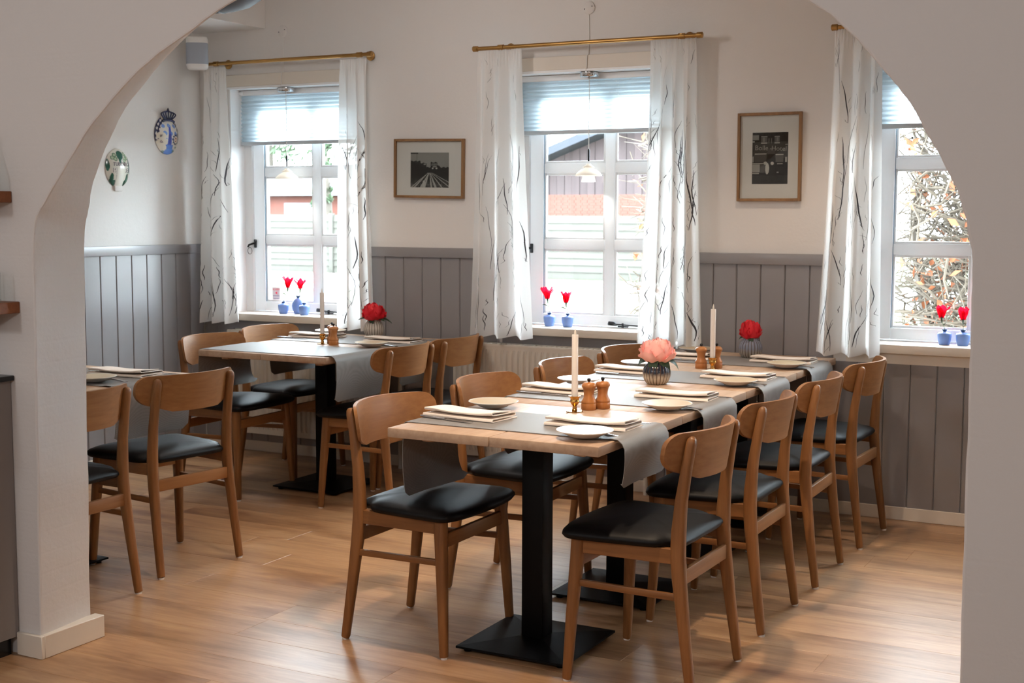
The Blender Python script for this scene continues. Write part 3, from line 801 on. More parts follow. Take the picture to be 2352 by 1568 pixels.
# ------------------------------------------------------------------ chairs
def make_chair():
    t = thing('dining_chair', '', 'chair', group='oak dining chairs with black seats')
    for s in (-1, 1):
        pts = [(0.002, 0.204 * s, 0.006), (0.004, 0.2035 * s, 0.012), (0.03, 0.198 * s, 0.2), (0.050, 0.193 * s, 0.36), (0.056, 0.191 * s, 0.43), (0.055, 0.190 * s, 0.50), (0.049, 0.1885 * s, 0.59), (0.033, 0.187 * s, 0.70), (0.0215, 0.186 * s, 0.764), (0.019, 0.186 * s, 0.777), (0.0175, 0.186 * s, 0.784)]
        rad = [(0.0125, 0.0125), (0.0138, 0.0138), (0.017, 0.0155), (0.0215, 0.017), (0.0225, 0.0175), (0.0215, 0.017), (0.018, 0.016), (0.0155, 0.0155), (0.0150, 0.0152), (0.0125, 0.013), (0.006, 0.0075)]
        leg = MB().tube(pts, rad, 14, 0.62).build('rear_leg', M['oak_z'], t, 50)
        MB().lathe([(0.011, 0.0), (0.011, 0.007)], 12, (0.002, 0.204 * s, 0)).build('glide', M['plastic'], leg)
        pts = [(0.402, 0.226 * s, 0.006), (0.401, 0.2255 * s, 0.012), (0.390, 0.215 * s, 0.22), (0.378, 0.203 * s, 0.40), (0.376, 0.201 * s, 0.448)]
        rad = [(0.0125, 0.0125), (0.014, 0.014), (0.0175, 0.0175), (0.021, 0.021), (0.021, 0.021)]
        leg = MB().tube(pts, rad, 14, 0.7).build('front_leg', M['oak_z'], t, 50)
        MB().lathe([(0.011, 0.0), (0.011, 0.007)], 12, (0.402, 0.226 * s, 0)).build('glide', M['plastic'], leg)
        MB().tube([(0.045, 0.191 * s, 0.428), (0.378, 0.202 * s, 0.428)], (0.009, 0.022), 4, None, up=(0, 0, 1)).build('side_apron', M['oak_x'], t) if False else None
        b = MB(); a = Vector((0.055, 0.191 * s, 0.425)); c = Vector((0.376, 0.202 * s, 0.425)); d = (c - a); ang = math.atan2(d.y, d.x)
        mt = Matrix.Translation((a + c) / 2) @ Matrix.Rotation(ang, 4, 'Z')
        b.box((0, 0, 0), (d.length, 0.02, 0.046), mt, ch=0.002).build('side_apron', M['oak_x'], t)
        b = MB(); a = Vector((0.036, 0.196 * s, 0.303)); c = Vector((0.386, 0.210 * s, 0.310)); d = (c - a); ang = math.atan2(d.y, d.x)
        mt = Matrix.Translation((a + c) / 2) @ Matrix.Rotation(ang, 4, 'Z') @ Matrix.Rotation(-math.asin(d.z / d.length), 4, 'Y')
        b.box((0, 0, 0), (d.length, 0.015, 0.021), mt, ch=0.003).build('side_stretcher', M['oak_x'], t)
    MB().box((0.381, 0, 0.378), (0.017, 0.41, 0.046), ch=0.003).build('front_stretcher', M['oak_y'], t)
    MB().box((0.047, 0, 0.360), (0.017, 0.385, 0.046), ch=0.003).build('rear_stretcher', M['oak_y'], t)
    # seat pad
    out = [(0.04, 0.0), (0.04, 0.10), (0.043, 0.150), (0.05, 0.167), (0.085, 0.178), (0.12, 0.213), (0.20, 0.226), (0.30, 0.238), (0.375, 0.244), (0.405, 0.239), (0.424, 0.222), (0.440, 0.17), (0.449, 0.09), (0.452, 0.0)]
    full = [tuple(p) for p in spline(out, 3)]; full = full + [(x, -y) for x, y in full[-2:0:-1]]
    n = len(full); cx = 0.245
    rings = [(0.84, 0.442), (0.965, 0.4475), (1.0, 0.458), (0.992, 0.466), (0.955, 0.4745), (0.86, 0.4835), (0.62, 0.4915), (0.32, 0.4955)]
    b = MB(); vs = [(cx, 0, 0.442)]
    for sc, z in rings:
        vs += [(cx + (x - cx) * sc, yy_ * sc, z) for x, yy_ in full]
    vs.append((cx, 0, 0.497)); k = len(vs) - 1
    fs = [(0, 1 + (i + 1) % n, 1 + i) for i in range(n)]
    for r in range(len(rings) - 1):
        for i in range(n):
            j = (i + 1) % n; fs.append((1 + r * n + i, 1 + r * n + j, 1 + (r + 1) * n + j, 1 + (r + 1) * n + i))
    fs += [(k, 1 + (len(rings) - 1) * n + i, 1 + (len(rings) - 1) * n + (i + 1) % n) for i in range(n)]
    b.add(vs, fs, True); b.build('seat', M['leather'], t, 70)
    # curved back panel
    Wd = 0.245; rt, rb = 0.042, 0.040
    def zt_(y):
        a = abs(y); z = 0.798 - 0.004 * (a / Wd) ** 2
        if a > Wd - rt:
            q = a - (Wd - rt); z -= rt - math.sqrt(max(0, rt * rt - q * q))
        return z
    def zb_(y):
        a = abs(y); z = 0.650 + max(0, a - 0.115) / (Wd - 0.115) * 0.042
        if a > Wd - rb:
            q = a - (Wd - rb); z += rb - math.sqrt(max(0, rb * rb - q * q))
        return z
    us = [math.sin(PI / 2 * q) for q in np.linspace(-1, 1, 33)]
    nv = 6; th = 0.0065
    def px(y, z, side):
        return -0.006 + 0.096 * (y / Wd) ** 2 - (z - 0.72) * 0.17 + side * th
    b = MB(); vs = []
    for side in (1, -1):
        for u in us:
            yv = u * Wd
            for j in range(nv + 1):
                z = zb_(yv) + (zt_(yv) - zb_(yv)) * j / nv
                e = 0.0
                vs.append((px(yv, z, side), yv, z))
    nu = len(us); off = nu * (nv + 1); idx = lambda sd, i, j: sd * off + i * (nv + 1) + j
    fs = []
    for i in range(nu - 1):
        for j in range(nv):
            fs.append((idx(0, i, j), idx(0, i + 1, j), idx(0, i + 1, j + 1), idx(0, i, j + 1))); fs.append((idx(1, i, j), idx(1, i, j + 1), idx(1, i + 1, j + 1), idx(1, i + 1, j)))
        fs.append((idx(0, i, nv), idx(0, i + 1, nv), idx(1, i + 1, nv), idx(1, i, nv))); fs.append((idx(0, i, 0), idx(1, i, 0), idx(1, i + 1, 0), idx(0, i + 1, 0)))
    for i in (0, nu - 1):
        for j in range(nv):
            fs.append((idx(0, i, j), idx(0, i, j + 1), idx(1, i, j + 1), idx(1, i, j)))
    b.add(vs, fs, True); b.build('backrest', M['oak_y'], t, 40)
    return t


proto = make_chair()
CH = [  # x of the rear feet, y, turn, label
    (-1.296, 3.805, PI - 0.02, 'oak chair in the right foreground, its seat crossed by a table-edge shadow', 'right'),
    (-1.300, 4.490, PI + 0.0, 'second oak chair from the front on the right side of the long table', 'right'),
    (-1.294, 5.146, PI + 0.015, 'third oak chair from the front on the right side of the long table', 'right'),
    (-1.277, 5.830, PI - 0.03, 'oak chair at the right rear of the long table, against the wall panelling', 'right'),
    (-2.535, 3.800, 0.0, 'oak chair in the centre foreground, the runner end lying on its seat', 'left'),
    (-2.545, 4.485, 0.02, 'oak chair behind the foreground one on the left side of the long table', 'left'),
    (-2.525, 5.150, 0.0, 'oak chair on the left of the long table, its back behind the front candle', 'left'),
    (-2.525, 5.800, 0.0, 'oak chair left of the long table nearest the window, beside the pink peony', 'left'),
    (-4.640, 5.325, 0.02, 'oak chair on the left side of the far table, nearer the arch', 'far'),
    (-4.720, 5.900, 0.0, 'oak chair on the left side of the far table, nearer the window', 'far'),
    (-3.385, 5.405, PI, 'oak chair on the right side of the far table, behind the foreground chair back', 'far'),
    (-3.385, 5.905, PI, 'oak chair on the right side of the far table, next to the radiator', 'far'),
    (-3.555, 4.055, PI - 0.14, 'whole oak chair at the left-hand table beside the arch pier', 'pier'),
    (-3.520, 3.460, PI, 'oak chair at the left-hand table, half cut off by the arch pier', 'pier'),
]
for i, (x, yv, rz, lab, g) in enumerate(CH):
    if i == 0:
        proto.location = (x, yv, 0); proto.rotation_euler = (0, 0, rz); proto['label'] = lab
    else:
        dup(proto, (x, yv, 0), rz, lab)

# ------------------------------------------------------------------ tables
ZT = 0.75
def table(label, x0, x1, y0, y1, ped, group):
    c = ((x0 + x1) / 2, (y0 + y1) / 2)
    root = thing('dining_table', label, 'table', (c[0], c[1], 0), 0, group)
    hx, hy = (x1 - x0) / 2 - 0.0008, (y1 - y0) / 2 - 0.0012
    for s in (-1, 1):
        b = MB(); b.bb(min(s * 0.0014, s * hx), max(s * 0.0014, s * hx), -hy, hy, ZT - 0.031, ZT, ch=0.0035)
        b.build('table_plank', M['table_y'], root)
    px_, py_ = ped[0] - c[0], ped[1] - c[1]
    MB().bb(px_ - 0.0385, px_ + 0.0385, py_ - 0.0385, py_ + 0.0385, 0.026, ZT - 0.036, ch=0.003).build('column', M['black'], root)
    MB().bb(px_ - 0.17, px_ + 0.17, py_ - 0.17, py_ + 0.17, ZT - 0.037, ZT - 0.031).build('top_plate', M['black'], root)
    for dx, dy in ((hx - 0.1, 0), (-hx + 0.1, 0)):
        MB().bb(dx - 0.02, dx + 0.02, -hy + 0.08, hy - 0.08, ZT - 0.05, ZT - 0.031, ch=0.003).build('batten', M['table_y'], root)
    h = 0.198; b = MB()
    vs = [(px_ + sx * h, py_ + sy_ * h, z) for z in (0.013, 0.02) for sx, sy_ in ((-1, -1), (1, -1), (1, 1), (-1, 1))] + [(px_ + sx * 0.045, py_ + sy_ * 0.045, 0.034) for sx, sy_ in ((-1, -1), (1, -1), (1, 1), (-1, 1))]
    fs = [(3, 2, 1, 0)] + [(i, (i + 1) % 4, 4 + (i + 1) % 4, 4 + i) for i in range(4)] + [(4 + i, 4 + (i + 1) % 4, 8 + (i + 1) % 4, 8 + i) for i in range(4)] + [(8, 9, 10, 11)]
    b.add(vs, fs); b.build('base_plate', M['black'], root, 5)
    for sx in (-1, 1):
        for sy_ in (-1, 1):
            MB().lathe([(0.013, 0.0), (0.014, 0.002), (0.014, 0.009), (0.006, 0.010), (0.006, 0.014)], 12, (px_ + sx * (h - 0.03), py_ + sy_ * (h - 0.03), 0)).build('foot', M['black'], root)
    return root


TXL, TXR, TY0, TL = -2.304, -1.566, 3.508, 0.6927
lab4 = ['nearest table of the long row, its plank end facing the viewer', 'second table of the long row, behind the front candle and mills', 'third table of the long row, behind the pink peony', 'table of the long row against the window wall, under the red peony']
for k in range(4):
    y0 = TY0 + k * TL
    table('oak-topped ' + lab4[k], TXL, TXR, y0, min(y0 + TL, YW - 0.03), ((TXL + TXR) / 2 - 0.005, y0 + TL / 2), 'tables pushed together in the long row')
table('oak-topped far table between the left and middle windows, on a black pedestal', -4.440, -3.665, 5.065, 6.15, (-4.07, 5.62), 'free-standing tables')
table('oak-topped table at far left, mostly hidden by the arch pier', -4.555, -3.783, 3.245, 4.31, (-4.155, 3.75), 'free-standing tables')

# ------------------------------------------------------------------ runners
def runner(label, x0, x1, y0, y1, hl, hr, curl=0.0, skew=0.0, bulge=0.022):
    """cloth strip across a table from x0 to x1, hanging hl on the left and hr on the right"""
    c = ((x0 + x1) / 2, (y0 + y1) / 2)
    root = thing('table_runner', label, 'table runner', (c[0], c[1], ZT), 0, 'grey table runners')
    hx = (x1 - x0) / 2; th = 0.0022
    prof = []
    # left hang from the bottom up, then across, then right hang down
    for s in np.linspace(1, 0.12, 9):
        prof.append((-hx - bulge * (0.4 + 0.6 * math.sin(PI * min(1, (1 - s) * 1.1 + 0.05))) * (1 - 0.5 * s) - 0.003, -hl * s))
    prof += [(-hx - 0.012, -0.006), (-hx - 0.003, 0.0006), (-hx + 0.015, 0.0012)]
    for q in np.linspace(-0.9, 0.9, 9):
        prof.append((q * hx, 0.001))
    prof += [(hx - 0.04, 0.0014), (hx - 0.012, 0.0045), (hx + 0.008, 0.003), (hx + 0.022, -0.008), (hx + 0.030, -0.024)]
    for q in np.linspace(0.30, 1, 9):
        prof.append((hx + 0.004 + bulge * 1.2 * (1 - 0.55 * ((q - 0.30) / 0.70) ** 2), -hr * q))
    # smooth & offset
    P = [np.array(p) for p in prof]
    ny = 14; hy = (y1 - y0) / 2
    def disp(i, v, p):
        """curl of the hanging left end outwards along its far corner"""
        x, z = p
        d = 0.0
        if curl and x < -hx - 0.004 and z < -0.02:
            d = curl * (min(1, -z / hl)) ** 9 * v ** 2
        return (x + d * 0.8, z + d * 0.15)
    b = MB(); n = len(P)
    nrm = []
    for i in range(n):
        t = P[min(i + 1, n - 1)] - P[max(i - 1, 0)]; t = t / np.linalg.norm(t); nrm.append(np.array([-t[1], t[0]]))
    vs = []
    for side in (0, 1):
        for i in range(n):
            q = P[i] + nrm[i] * (th if side else 0.0002)
            for j in range(ny + 1):
                v = j / ny; x, z = disp(i, v, q)
                hang = max(0, -z)
                if i in (0, n - 1) and j in (0, ny):
                    z += 0.016
                vs.append((x + 0.004 * math.sin(7 * v + 2) * min(1, hang * 8), -hy + 2 * hy * v + skew * x, z))
    off = n * (ny + 1); ix = lambda s, i, j: s * off + i * (ny + 1) + j
    fs = []
    for i in range(n - 1):
        for j in range(ny):
            fs.append((ix(1, i, j), ix(1, i + 1, j), ix(1, i + 1, j + 1), ix(1, i, j + 1))); fs.append((ix(0, i, j), ix(0, i, j + 1), ix(0, i + 1, j + 1), ix(0, i + 1, j)))
        for j in (0, ny):
            fs.append((ix(0, i, j), ix(0, i + 1, j), ix(1, i + 1, j), ix(1, i, j)))
    for i in (0, n - 1):
        for j in range(ny):
            fs.append((ix(0, i, j), ix(1, i, j), ix(1, i, j + 1), ix(0, i, j + 1)))
    b.add(vs, fs, True)
    b.build('cloth', M['runner'], root, 60)
    return root


RN, RF = 0.118, 0.478
rl = ['grey runner across the nearest table, one end draped onto a chair seat', 'grey runner on the long table between the front candle and the pink peony', 'grey runner on the long table just beyond the pink peony', 'grey runner on the long table nearest the window wall']
for k in range(4):
    runner(rl[k], TXL, TXR, TY0 + k * TL + RN, TY0 + k * TL + RF, 0.248 if k == 0 else 0.22, 0.145 if k == 0 else 0.16, 0.04 if k == 0 else 0.02)
runner('grey runner on the front half of the far table, hanging beside its black column', -4.440, -3.665, 5.095, 5.50, 0.21, 0.215, 0.05, 0.02)
runner('grey runner on the window half of the far table, under the napkins', -4.440, -3.665, 5.66, 6.05, 0.19, 0.2, 0.06, 0.02)
runner('grey runner on the table beside the arch pier, hanging down behind a chair', -4.555, -3.783, 3.80, 4.22, 0.21, 0.215, 0.03, 0.0)
# ------------------------------------------------------------------ tableware
ZR = ZT + 0.0035          # on a runner
def make_plate():
    t = thing('side_plate', '', 'plate', group='cream side plates')
    prof = [(0.0001, 0.0035), (0.046, 0.0035), (0.056, 0.0055), (0.066, 0.0115), (0.0825, 0.0185), (0.0865, 0.0195)]
    b = MB(); b.lathe(prof, 48); b.build('glazed_face', M['plate'], t, 60)
    b = MB(); b.lathe([(0.0864, 0.0194), (0.0872, 0.0188), (0.0868, 0.0176), (0.080, 0.0150), (0.064, 0.0085), (0.052, 0.0035), (0.048, 0.0), (0.045, 0.0), (0.044, 0.0015), (0.0001, 0.0015)], 48); b.build('underside', M['plate_out'], t, 60)
    b = MB(); b.lathe([(0.0836, 0.0191), (0.0850, 0.0199), (0.0866, 0.0202), (0.0876, 0.0192), (0.0868, 0.0182)], 48); b.build('rim', M['plate_out'], t, 60)
    return t


def make_napkin():
    t = thing('folded_napkin', '', 'napkin', group='folded cream napkins')
    L = 0.285; hw = 0.075
    # spiral section in (y, z): bottom sheet, round fold, middle sheet, fold, top sheet
    cl = [(hw, 0.002), (0.0, 0.002), (-hw + 0.008, 0.0022), (-hw + 0.002, 0.005), (-hw + 0.004, 0.0088), (-hw + 0.012, 0.0098), (0.0, 0.0092), (hw - 0.016, 0.0094), (hw - 0.008, 0.0125), (hw - 0.012, 0.0165), (hw - 0.022, 0.0172), (0.0, 0.018), (-hw + 0.020, 0.0195), (-hw + 0.008, 0.0212), (-hw + 0.0065, 0.0245), (-hw + 0.013, 0.0262), (0.0, 0.0238), (hw - 0.03, 0.0215)]
    P = spline(cl, 3); n = len(P); nx = 16; th = 0.0024
    nr = []
    for i in range(n):
        d = P[min(i + 1, n - 1)] - P[max(i - 1, 0)]; d = d / np.linalg.norm(d); nr.append(np.array([-d[1], d[0]]))
    vs = []
    for sd in (-1, 1):
        for i in range(n):
            q = P[i] + nr[i] * sd * th / 2
            lift = max(0, q[1] - 0.008) / 0.016
            for j in range(nx + 1):
                u = j / nx; x = (u - 0.5) * (L - 0.004 * i / n * 3)
                z = q[1] + lift * (0.0022 * math.sin(6.3 * u + 0.7) - 0.0025 * math.exp(-((u - 0.35) / 0.14) ** 2)) + lift * 0.003 * max(0, u - 0.8) * 5
                vs.append((x, q[0] + 0.0015 * math.sin(5 * u + i * 0.2), max(0.0006, z)))
    off = n * (nx + 1); ix = lambda s, i, j: s * off + i * (nx + 1) + j
    fs = []
    for i in range(n - 1):
        for j in range(nx):
            fs.append((ix(0, i, j), ix(0, i + 1, j), ix(0, i + 1, j + 1), ix(0, i, j + 1))); fs.append((ix(1, i, j), ix(1, i, j + 1), ix(1, i + 1, j + 1), ix(1, i + 1, j)))
        for j in (0, nx):
            fs.append((ix(0, i, j), ix(1, i, j), ix(1, i + 1, j), ix(0, i + 1, j)))
    for i in (0, n - 1):
        for j in range(nx):
            fs.append((ix(0, i, j), ix(0, i, j + 1), ix(1, i, j + 1), ix(1, i, j)))
    MB().add(vs, fs, True).build('folded_cloth', M['napkin'], t, 70)
    return t


def make_knife():
    t = thing('table_knife', '', 'knife', group='table knives')
    b = MB(); b.tube([(-0.112, 0, 0.004), (-0.108, 0, 0.004), (-0.06, 0, 0.0042), (-0.012, 0, 0.004), (-0.004, 0, 0.0042)], [(0.006, 0.003), (0.0085, 0.0038), (0.0078, 0.0038), (0.0062, 0.0032), (0.0055, 0.0036)], 12, 0.8, up=(0, 0, 1)); b.build('handle', M['steel'], t, 50)
    pl = [(-0.004, -0.0045), (0.004, -0.0075), (0.06, -0.0085), (0.095, -0.006), (0.110, 0.002), (0.112, 0.0065), (0.0, 0.0055)]
    b = MB(); n = len(pl); vs = [(x, y, 0.0035) for x, y in pl] + [(x, y, 0.005) for x, y in pl]
    b.add(vs, [tuple(range(n))[::-1], tuple(range(n, 2 * n))] + [(i, (i + 1) % n, n + (i + 1) % n, n + i) for i in range(n)]); b.build('blade', M['steel'], t, 30)
    return t


def make_fork():
    t = thing('table_fork', '', 'fork', group='table forks')
    b = MB(); b.tube([(0.10, 0, 0.0022), (0.095, 0, 0.0022), (0.05, 0, 0.0036), (-0.01, 0, 0.003), (-0.03, 0, 0.0024)], [(0.006, 0.0012), (0.009, 0.0016), (0.0055, 0.0018), (0.003, 0.002), (0.004, 0.0016)], 10, up=(0, 0, 1)); b.build('handle', M['steel'], t, 50)
    b = MB(); b.tube([(-0.028, 0, 0.0024), (-0.036, 0, 0.0026), (-0.055, 0, 0.003)], [(0.004, 0.0012), (0.0105, 0.001), (0.0115, 0.0009)], 10, up=(0, 0, 1))
    for q in (-1.5, -0.5, 0.5, 1.5):
        b.tube([(-0.054, q * 0.0062, 0.003), (-0.08, q * 0.0062, 0.005), (-0.10, q * 0.006, 0.009)], [(0.0021, 0.0009), (0.0019, 0.0009), (0.0008, 0.0006)], 6, up=(0, 0, 1))
    b.build('tines', M['steel'], t, 50)
    return t


def series(make, rows):
    p = make()
    for i, (loc, rz, lab) in enumerate(rows):
        if i == 0:
            p.location = loc; p.rotation_euler = (0, 0, rz); p['label'] = lab
        else:
            dup(p, loc, rz, lab)


row4 = ['on the nearest table', 'behind the front mills', 'beyond the pink peony', 'nearest the window wall']
def row(side, what):
    return ['%s on the %s side of the long row, %s runner from the front' % (what, side, w) for w in ('first', 'second', 'third', 'fourth')]


def frow(side):
    return ['steel fork under the plate, %s side of the long row, %s runner from front' % (side, w) for w in ('first', 'second', 'third', 'fourth')]


PLR = [(-1.665, 3.625), (-1.655, 4.285), (-1.655, 5.030), (-1.650, 5.715)]
PLL = [(-2.205, 4.035), (-2.215, 4.765), (-2.225, 5.43), (-2.215, 6.12)]
plates = [((x, y, ZT if i == 0 else ZT), 0, l) for i, ((x, y), l) in enumerate(zip(PLR, row('right', 'cream side plate')))]
plates += [((x, y, ZT), 0.3, l) for (x, y), l in zip(PLL, row('left', 'cream side plate'))]
# plates partly stand on forks and cloth: raise them onto the runner
plates = [((a[0], a[1], ZR + 0.0045), r, l) for a, r, l in plates]
plates += [((-3.755, 5.585, ZR + 0.0045), 0, 'cream side plate on the right edge of the far table'), ((-4.345, 6.055, ZR + 0.0045), 0.2, 'cream side plate on the window end of the far table, behind the mills'),
           ((-3.935, 3.875, ZR + 0.0045), 0, 'cream side plate on the table beside the arch pier')]
series(make_plate, plates)
NAPR = [(-1.735, 3.842), (-1.735, 4.59), (-1.72, 5.26), (-1.725, 5.93)]
NAPL = [(-2.175, 3.815), (-2.18, 4.535), (-2.19, 5.235), (-2.19, 5.88)]
nap = [((x, y, ZR), 0.0 + 0.03 * (i % 2), l) for i, ((x, y), l) in enumerate(zip(NAPR, row('right', 'folded cream napkin')))]
nap += [((x, y, ZR), -0.1 + 0.04 * i, l) for i, ((x, y), l) in enumerate(zip(NAPL, row('left', 'folded cream napkin')))]
nap += [((-3.80, 5.855, ZR), 0.05, 'folded cream napkin on the right side of the far table'), ((-4.30, 5.87, ZR), 0.12, 'folded cream napkin on the left side of the far table, behind the candle'),
        ((-4.00, 4.115, ZR), 0.06, 'folded cream napkin on the table beside the arch pier')]
series(make_napkin, nap)
kn = [((-1.69, 3.955, ZR), -0.04, 0), ((-1.66, 4.655, ZR), -0.02, 1), ((-1.66, 5.35, ZR), 0, 2), ((-1.66, 6.03, ZR), 0, 3)]
kn = [(a, r, row('right', 'steel table knife')[i]) for a, r, i in kn]
kl = [((-2.205, 3.712, ZR), -0.20, 0), ((-2.205, 4.42, ZR), -0.02, 1), ((-2.19, 5.115, ZR), -0.05, 2), ((-2.16, 5.775, ZR), 0, 3)]
kn += [(a, r, row('left', 'steel table knife')[i]) for a, r, i in kl]
kn += [((-4.37, 5.745, ZR), -0.1, 'steel table knife on the left side of the far table'), ((-3.74, 5.955, ZR), 0.0, 'steel table knife on the right side of the far table'),
       ((-3.87, 4.205, ZR), 0.05, 'steel table knife at the end of the napkin on the table beside the arch pier')]
series(make_knife, kn)
fk = [((-1.672, 3.722, ZR), -0.42, frow('right')[0])]
fk += [((x + 0.015, y + 0.09, ZR), -0.40, frow('right')[i]) for i, (x, y) in enumerate(PLR) if i]
fk += [((x - 0.012, y - 0.095, ZR), PI - 0.30, frow('left')[i]) for i, (x, y) in enumerate(PLL)]
fk += [((-3.74, 5.68, ZR), -0.35, 'steel table fork on the right side of the far table'), ((-3.91, 3.965, ZR), -0.35, 'steel table fork on the table beside the arch pier')]
series(make_fork, fk)


def make_holder():
    t = thing('candle_holder', '', 'candle holder', group='brass candle holders')
    MB().lathe([(0.0001, 0.003), (0.010, 0.0042), (0.024, 0.003), (0.0285, 0.0035), (0.029, 0.002), (0.0275, 0.0), (0.0001, 0.0)], 32).build('base', M['brass'], t, 50)
    MB().lathe([(0.009, 0.003), (0.010, 0.007), (0.0075, 0.010), (0.0085, 0.013), (0.0065, 0.017), (0.0075, 0.021), (0.013, 0.028), (0.0155, 0.034), (0.0165, 0.036), (0.015, 0.040), (0.0145, 0.046), (0.016, 0.049), (0.0215, 0.0545), (0.0215, 0.0555), (0.0125, 0.0535), (0.0120, 0.040), (0.0001, 0.0395)], 28).build('socket', M['brass'], t, 45)
    return t


def make_candle():
    t = thing('candle', '', 'candle', group='white candles')
    MB().lathe([(0.0001, 0.0), (0.0112, 0.0), (0.0112, 0.05), (0.0112, 0.224), (0.0104, 0.2265), (0.0085, 0.2265), (0.006, 0.2215), (0.0001, 0.2205)], 24).build('wax', M['candle'], t, 40)
    MB().lathe([(0.0001, 0.2195), (0.003, 0.222), (0.0042, 0.229), (0.0034, 0.237), (0.0016, 0.246), (0.0001, 0.250)], 14).build('flame_tip', M['wick'], t, 60)
    return t


def make_mill():
    t = thing('pepper_mill', '', 'pepper mill', group='small turned wooden mills')
    MB().lathe([(0.0001, 0.0), (0.0245, 0.0), (0.0262, 0.002), (0.0262, 0.022), (0.0255, 0.0232), (0.0262, 0.0245), (0.0262, 0.029), (0.0250, 0.033), (0.0205, 0.040), (0.0175, 0.050), (0.0175, 0.058), (0.0195, 0.068), (0.0215, 0.075), (0.0218, 0.077), (0.0001, 0.077)], 32).build('body', M['mill'], t, 45)
    MB().lathe([(0.0001, 0.0765), (0.0235, 0.0775), (0.0252, 0.080), (0.0255, 0.085), (0.0240, 0.090), (0.0175, 0.095), (0.0085, 0.0975), (0.0001, 0.098)], 32).build('top', M['mill'], t, 45)
    MB().lathe([(0.0045, 0.097), (0.004, 0.100), (0.0062, 0.1025), (0.0068, 0.106), (0.0055, 0.1095), (0.0001, 0.111)], 18).build('knob', M['dark'], t, 60)
    return t


cpos = [((-1.925, 4.105), 'on the first table joint of the long row'), ((-1.917, 5.500), 'further back on the long row, nearer the window wall'), ((-4.075, 5.605), 'on the far table by the left window')]
series(make_holder, [((x, y, ZT + (0.0 if i < 2 else 0.0)), 0, 'polished brass candle holder ' + l) for i, ((x, y), l) in enumerate(cpos)])
series(make_candle, [((x, y, ZT + 0.040), 0, 'slim white candle with flame-shaped tip ' + l) for (x, y), l in cpos])
series(make_mill, [((-1.902, 4.172, ZT), 0, 'left-hand one of the two turned wooden mills beside the front candle'), ((-1.872, 4.222, ZT), 1, 'right-hand one of the two turned wooden mills beside the front candle'),
                   ((-1.982, 5.535, ZT), 0, 'turned wooden mill left of the rear candle on the long row'), ((-1.925, 5.575, ZT), 1, 'turned wooden mill right of the rear candle on the long row'),
                   ((-4.045, 5.648, ZT), 0, 'turned wooden mill directly behind the candle on the far table'), ((-3.995, 5.592, ZT), 2, 'turned wooden mill right of the candle on the far table')])


# fluted vases with peonies
def vasemat(name, top, low, ztop):
    mt, nt, b = newmat(name); tc = N(nt, 'ShaderNodeTexCoord'); sx = N(nt, 'ShaderNodeSeparateXYZ'); nt.links.new(tc.outputs['Object'], sx.inputs[0])
    nz = noise(nt, tc.outputs['Object'], 60, 3); ma = N(nt, 'ShaderNodeMath', operation='MULTIPLY_ADD'); ma.inputs[1].default_value = 0.03
    nt.links.new(nz, ma.inputs[0]); nt.links.new(sx.outputs[2], ma.inputs[2])
    mr = N(nt, 'ShaderNodeMapRange'); mr.inputs['From Min'].default_value = ztop - 0.01; mr.inputs['From Max'].default_value = ztop + 0.03
    nt.links.new(ma.outputs[0], mr.inputs[0])
    base = ramp(nt, mr.outputs[0], [(0, lin(low)), (0.6, lin(top))])
    at = N(nt, 'ShaderNodeMath', operation='ARCTAN2'); nt.links.new(sx.outputs[1], at.inputs[0]); nt.links.new(sx.outputs[0], at.inputs[1])
    ml = N(nt, 'ShaderNodeMath', operation='MULTIPLY'); ml.inputs[1].default_value = 22; nt.links.new(at.outputs[0], ml.inputs[0])
    co = N(nt, 'ShaderNodeMath', operation='COSINE'); nt.links.new(ml.outputs[0], co.inputs[0])
    g = ramp(nt, co.outputs[0], [(0.0, (1, 1, 1, 1)), (0.02, (0.22, 0.17, 0.13, 1))])
    mr2 = N(nt, 'ShaderNodeMapRange'); mr2.inputs['From Min'].default_value = -1.0; mr2.inputs['From Max'].default_value = -0.55
    nt.links.new(co.outputs[0], mr2.inputs[0])
    mx = N(nt, 'ShaderNodeMix', data_type='RGBA', blend_type='MIX')
    nt.links.new(mr2.outputs[0], mx.inputs[0]); mx.inputs[6].default_value = lin((84, 66, 52)); nt.links.new(base, mx.inputs[7])
    nt.links.new(mx.outputs[2], b.inputs['Base Color']); b.inputs['Roughness'].default_value = 0.12
    return mt


def vase(label, loc, top, low, ztop, rz=0):
    root = thing('fluted_vase', label, 'vase', loc, rz, 'fluted ceramic vases')
    prof = [(0.0001, 0.0), (0.032, 0.0), (0.040, 0.004), (0.049, 0.016), (0.0545, 0.034), (0.0555, 0.048), (0.0525, 0.064), (0.045, 0.078), (0.036, 0.087), (0.033, 0.092), (0.0335, 0.096), (0.030, 0.0965), (0.029, 0.09), (0.035, 0.082), (0.044, 0.068), (0.040, 0.02), (0.0001, 0.012)]
    def fl_(a, z):
        return 1 + (0.035 * (abs(math.cos(11 * a)) - 0.6) if 0.002 < z < 0.086 else 0)
    MB().lathe(prof, 132, flute=fl_).build('vase_body', vasemat('fluted_glaze', top, low, ztop), root, 70)
    return root


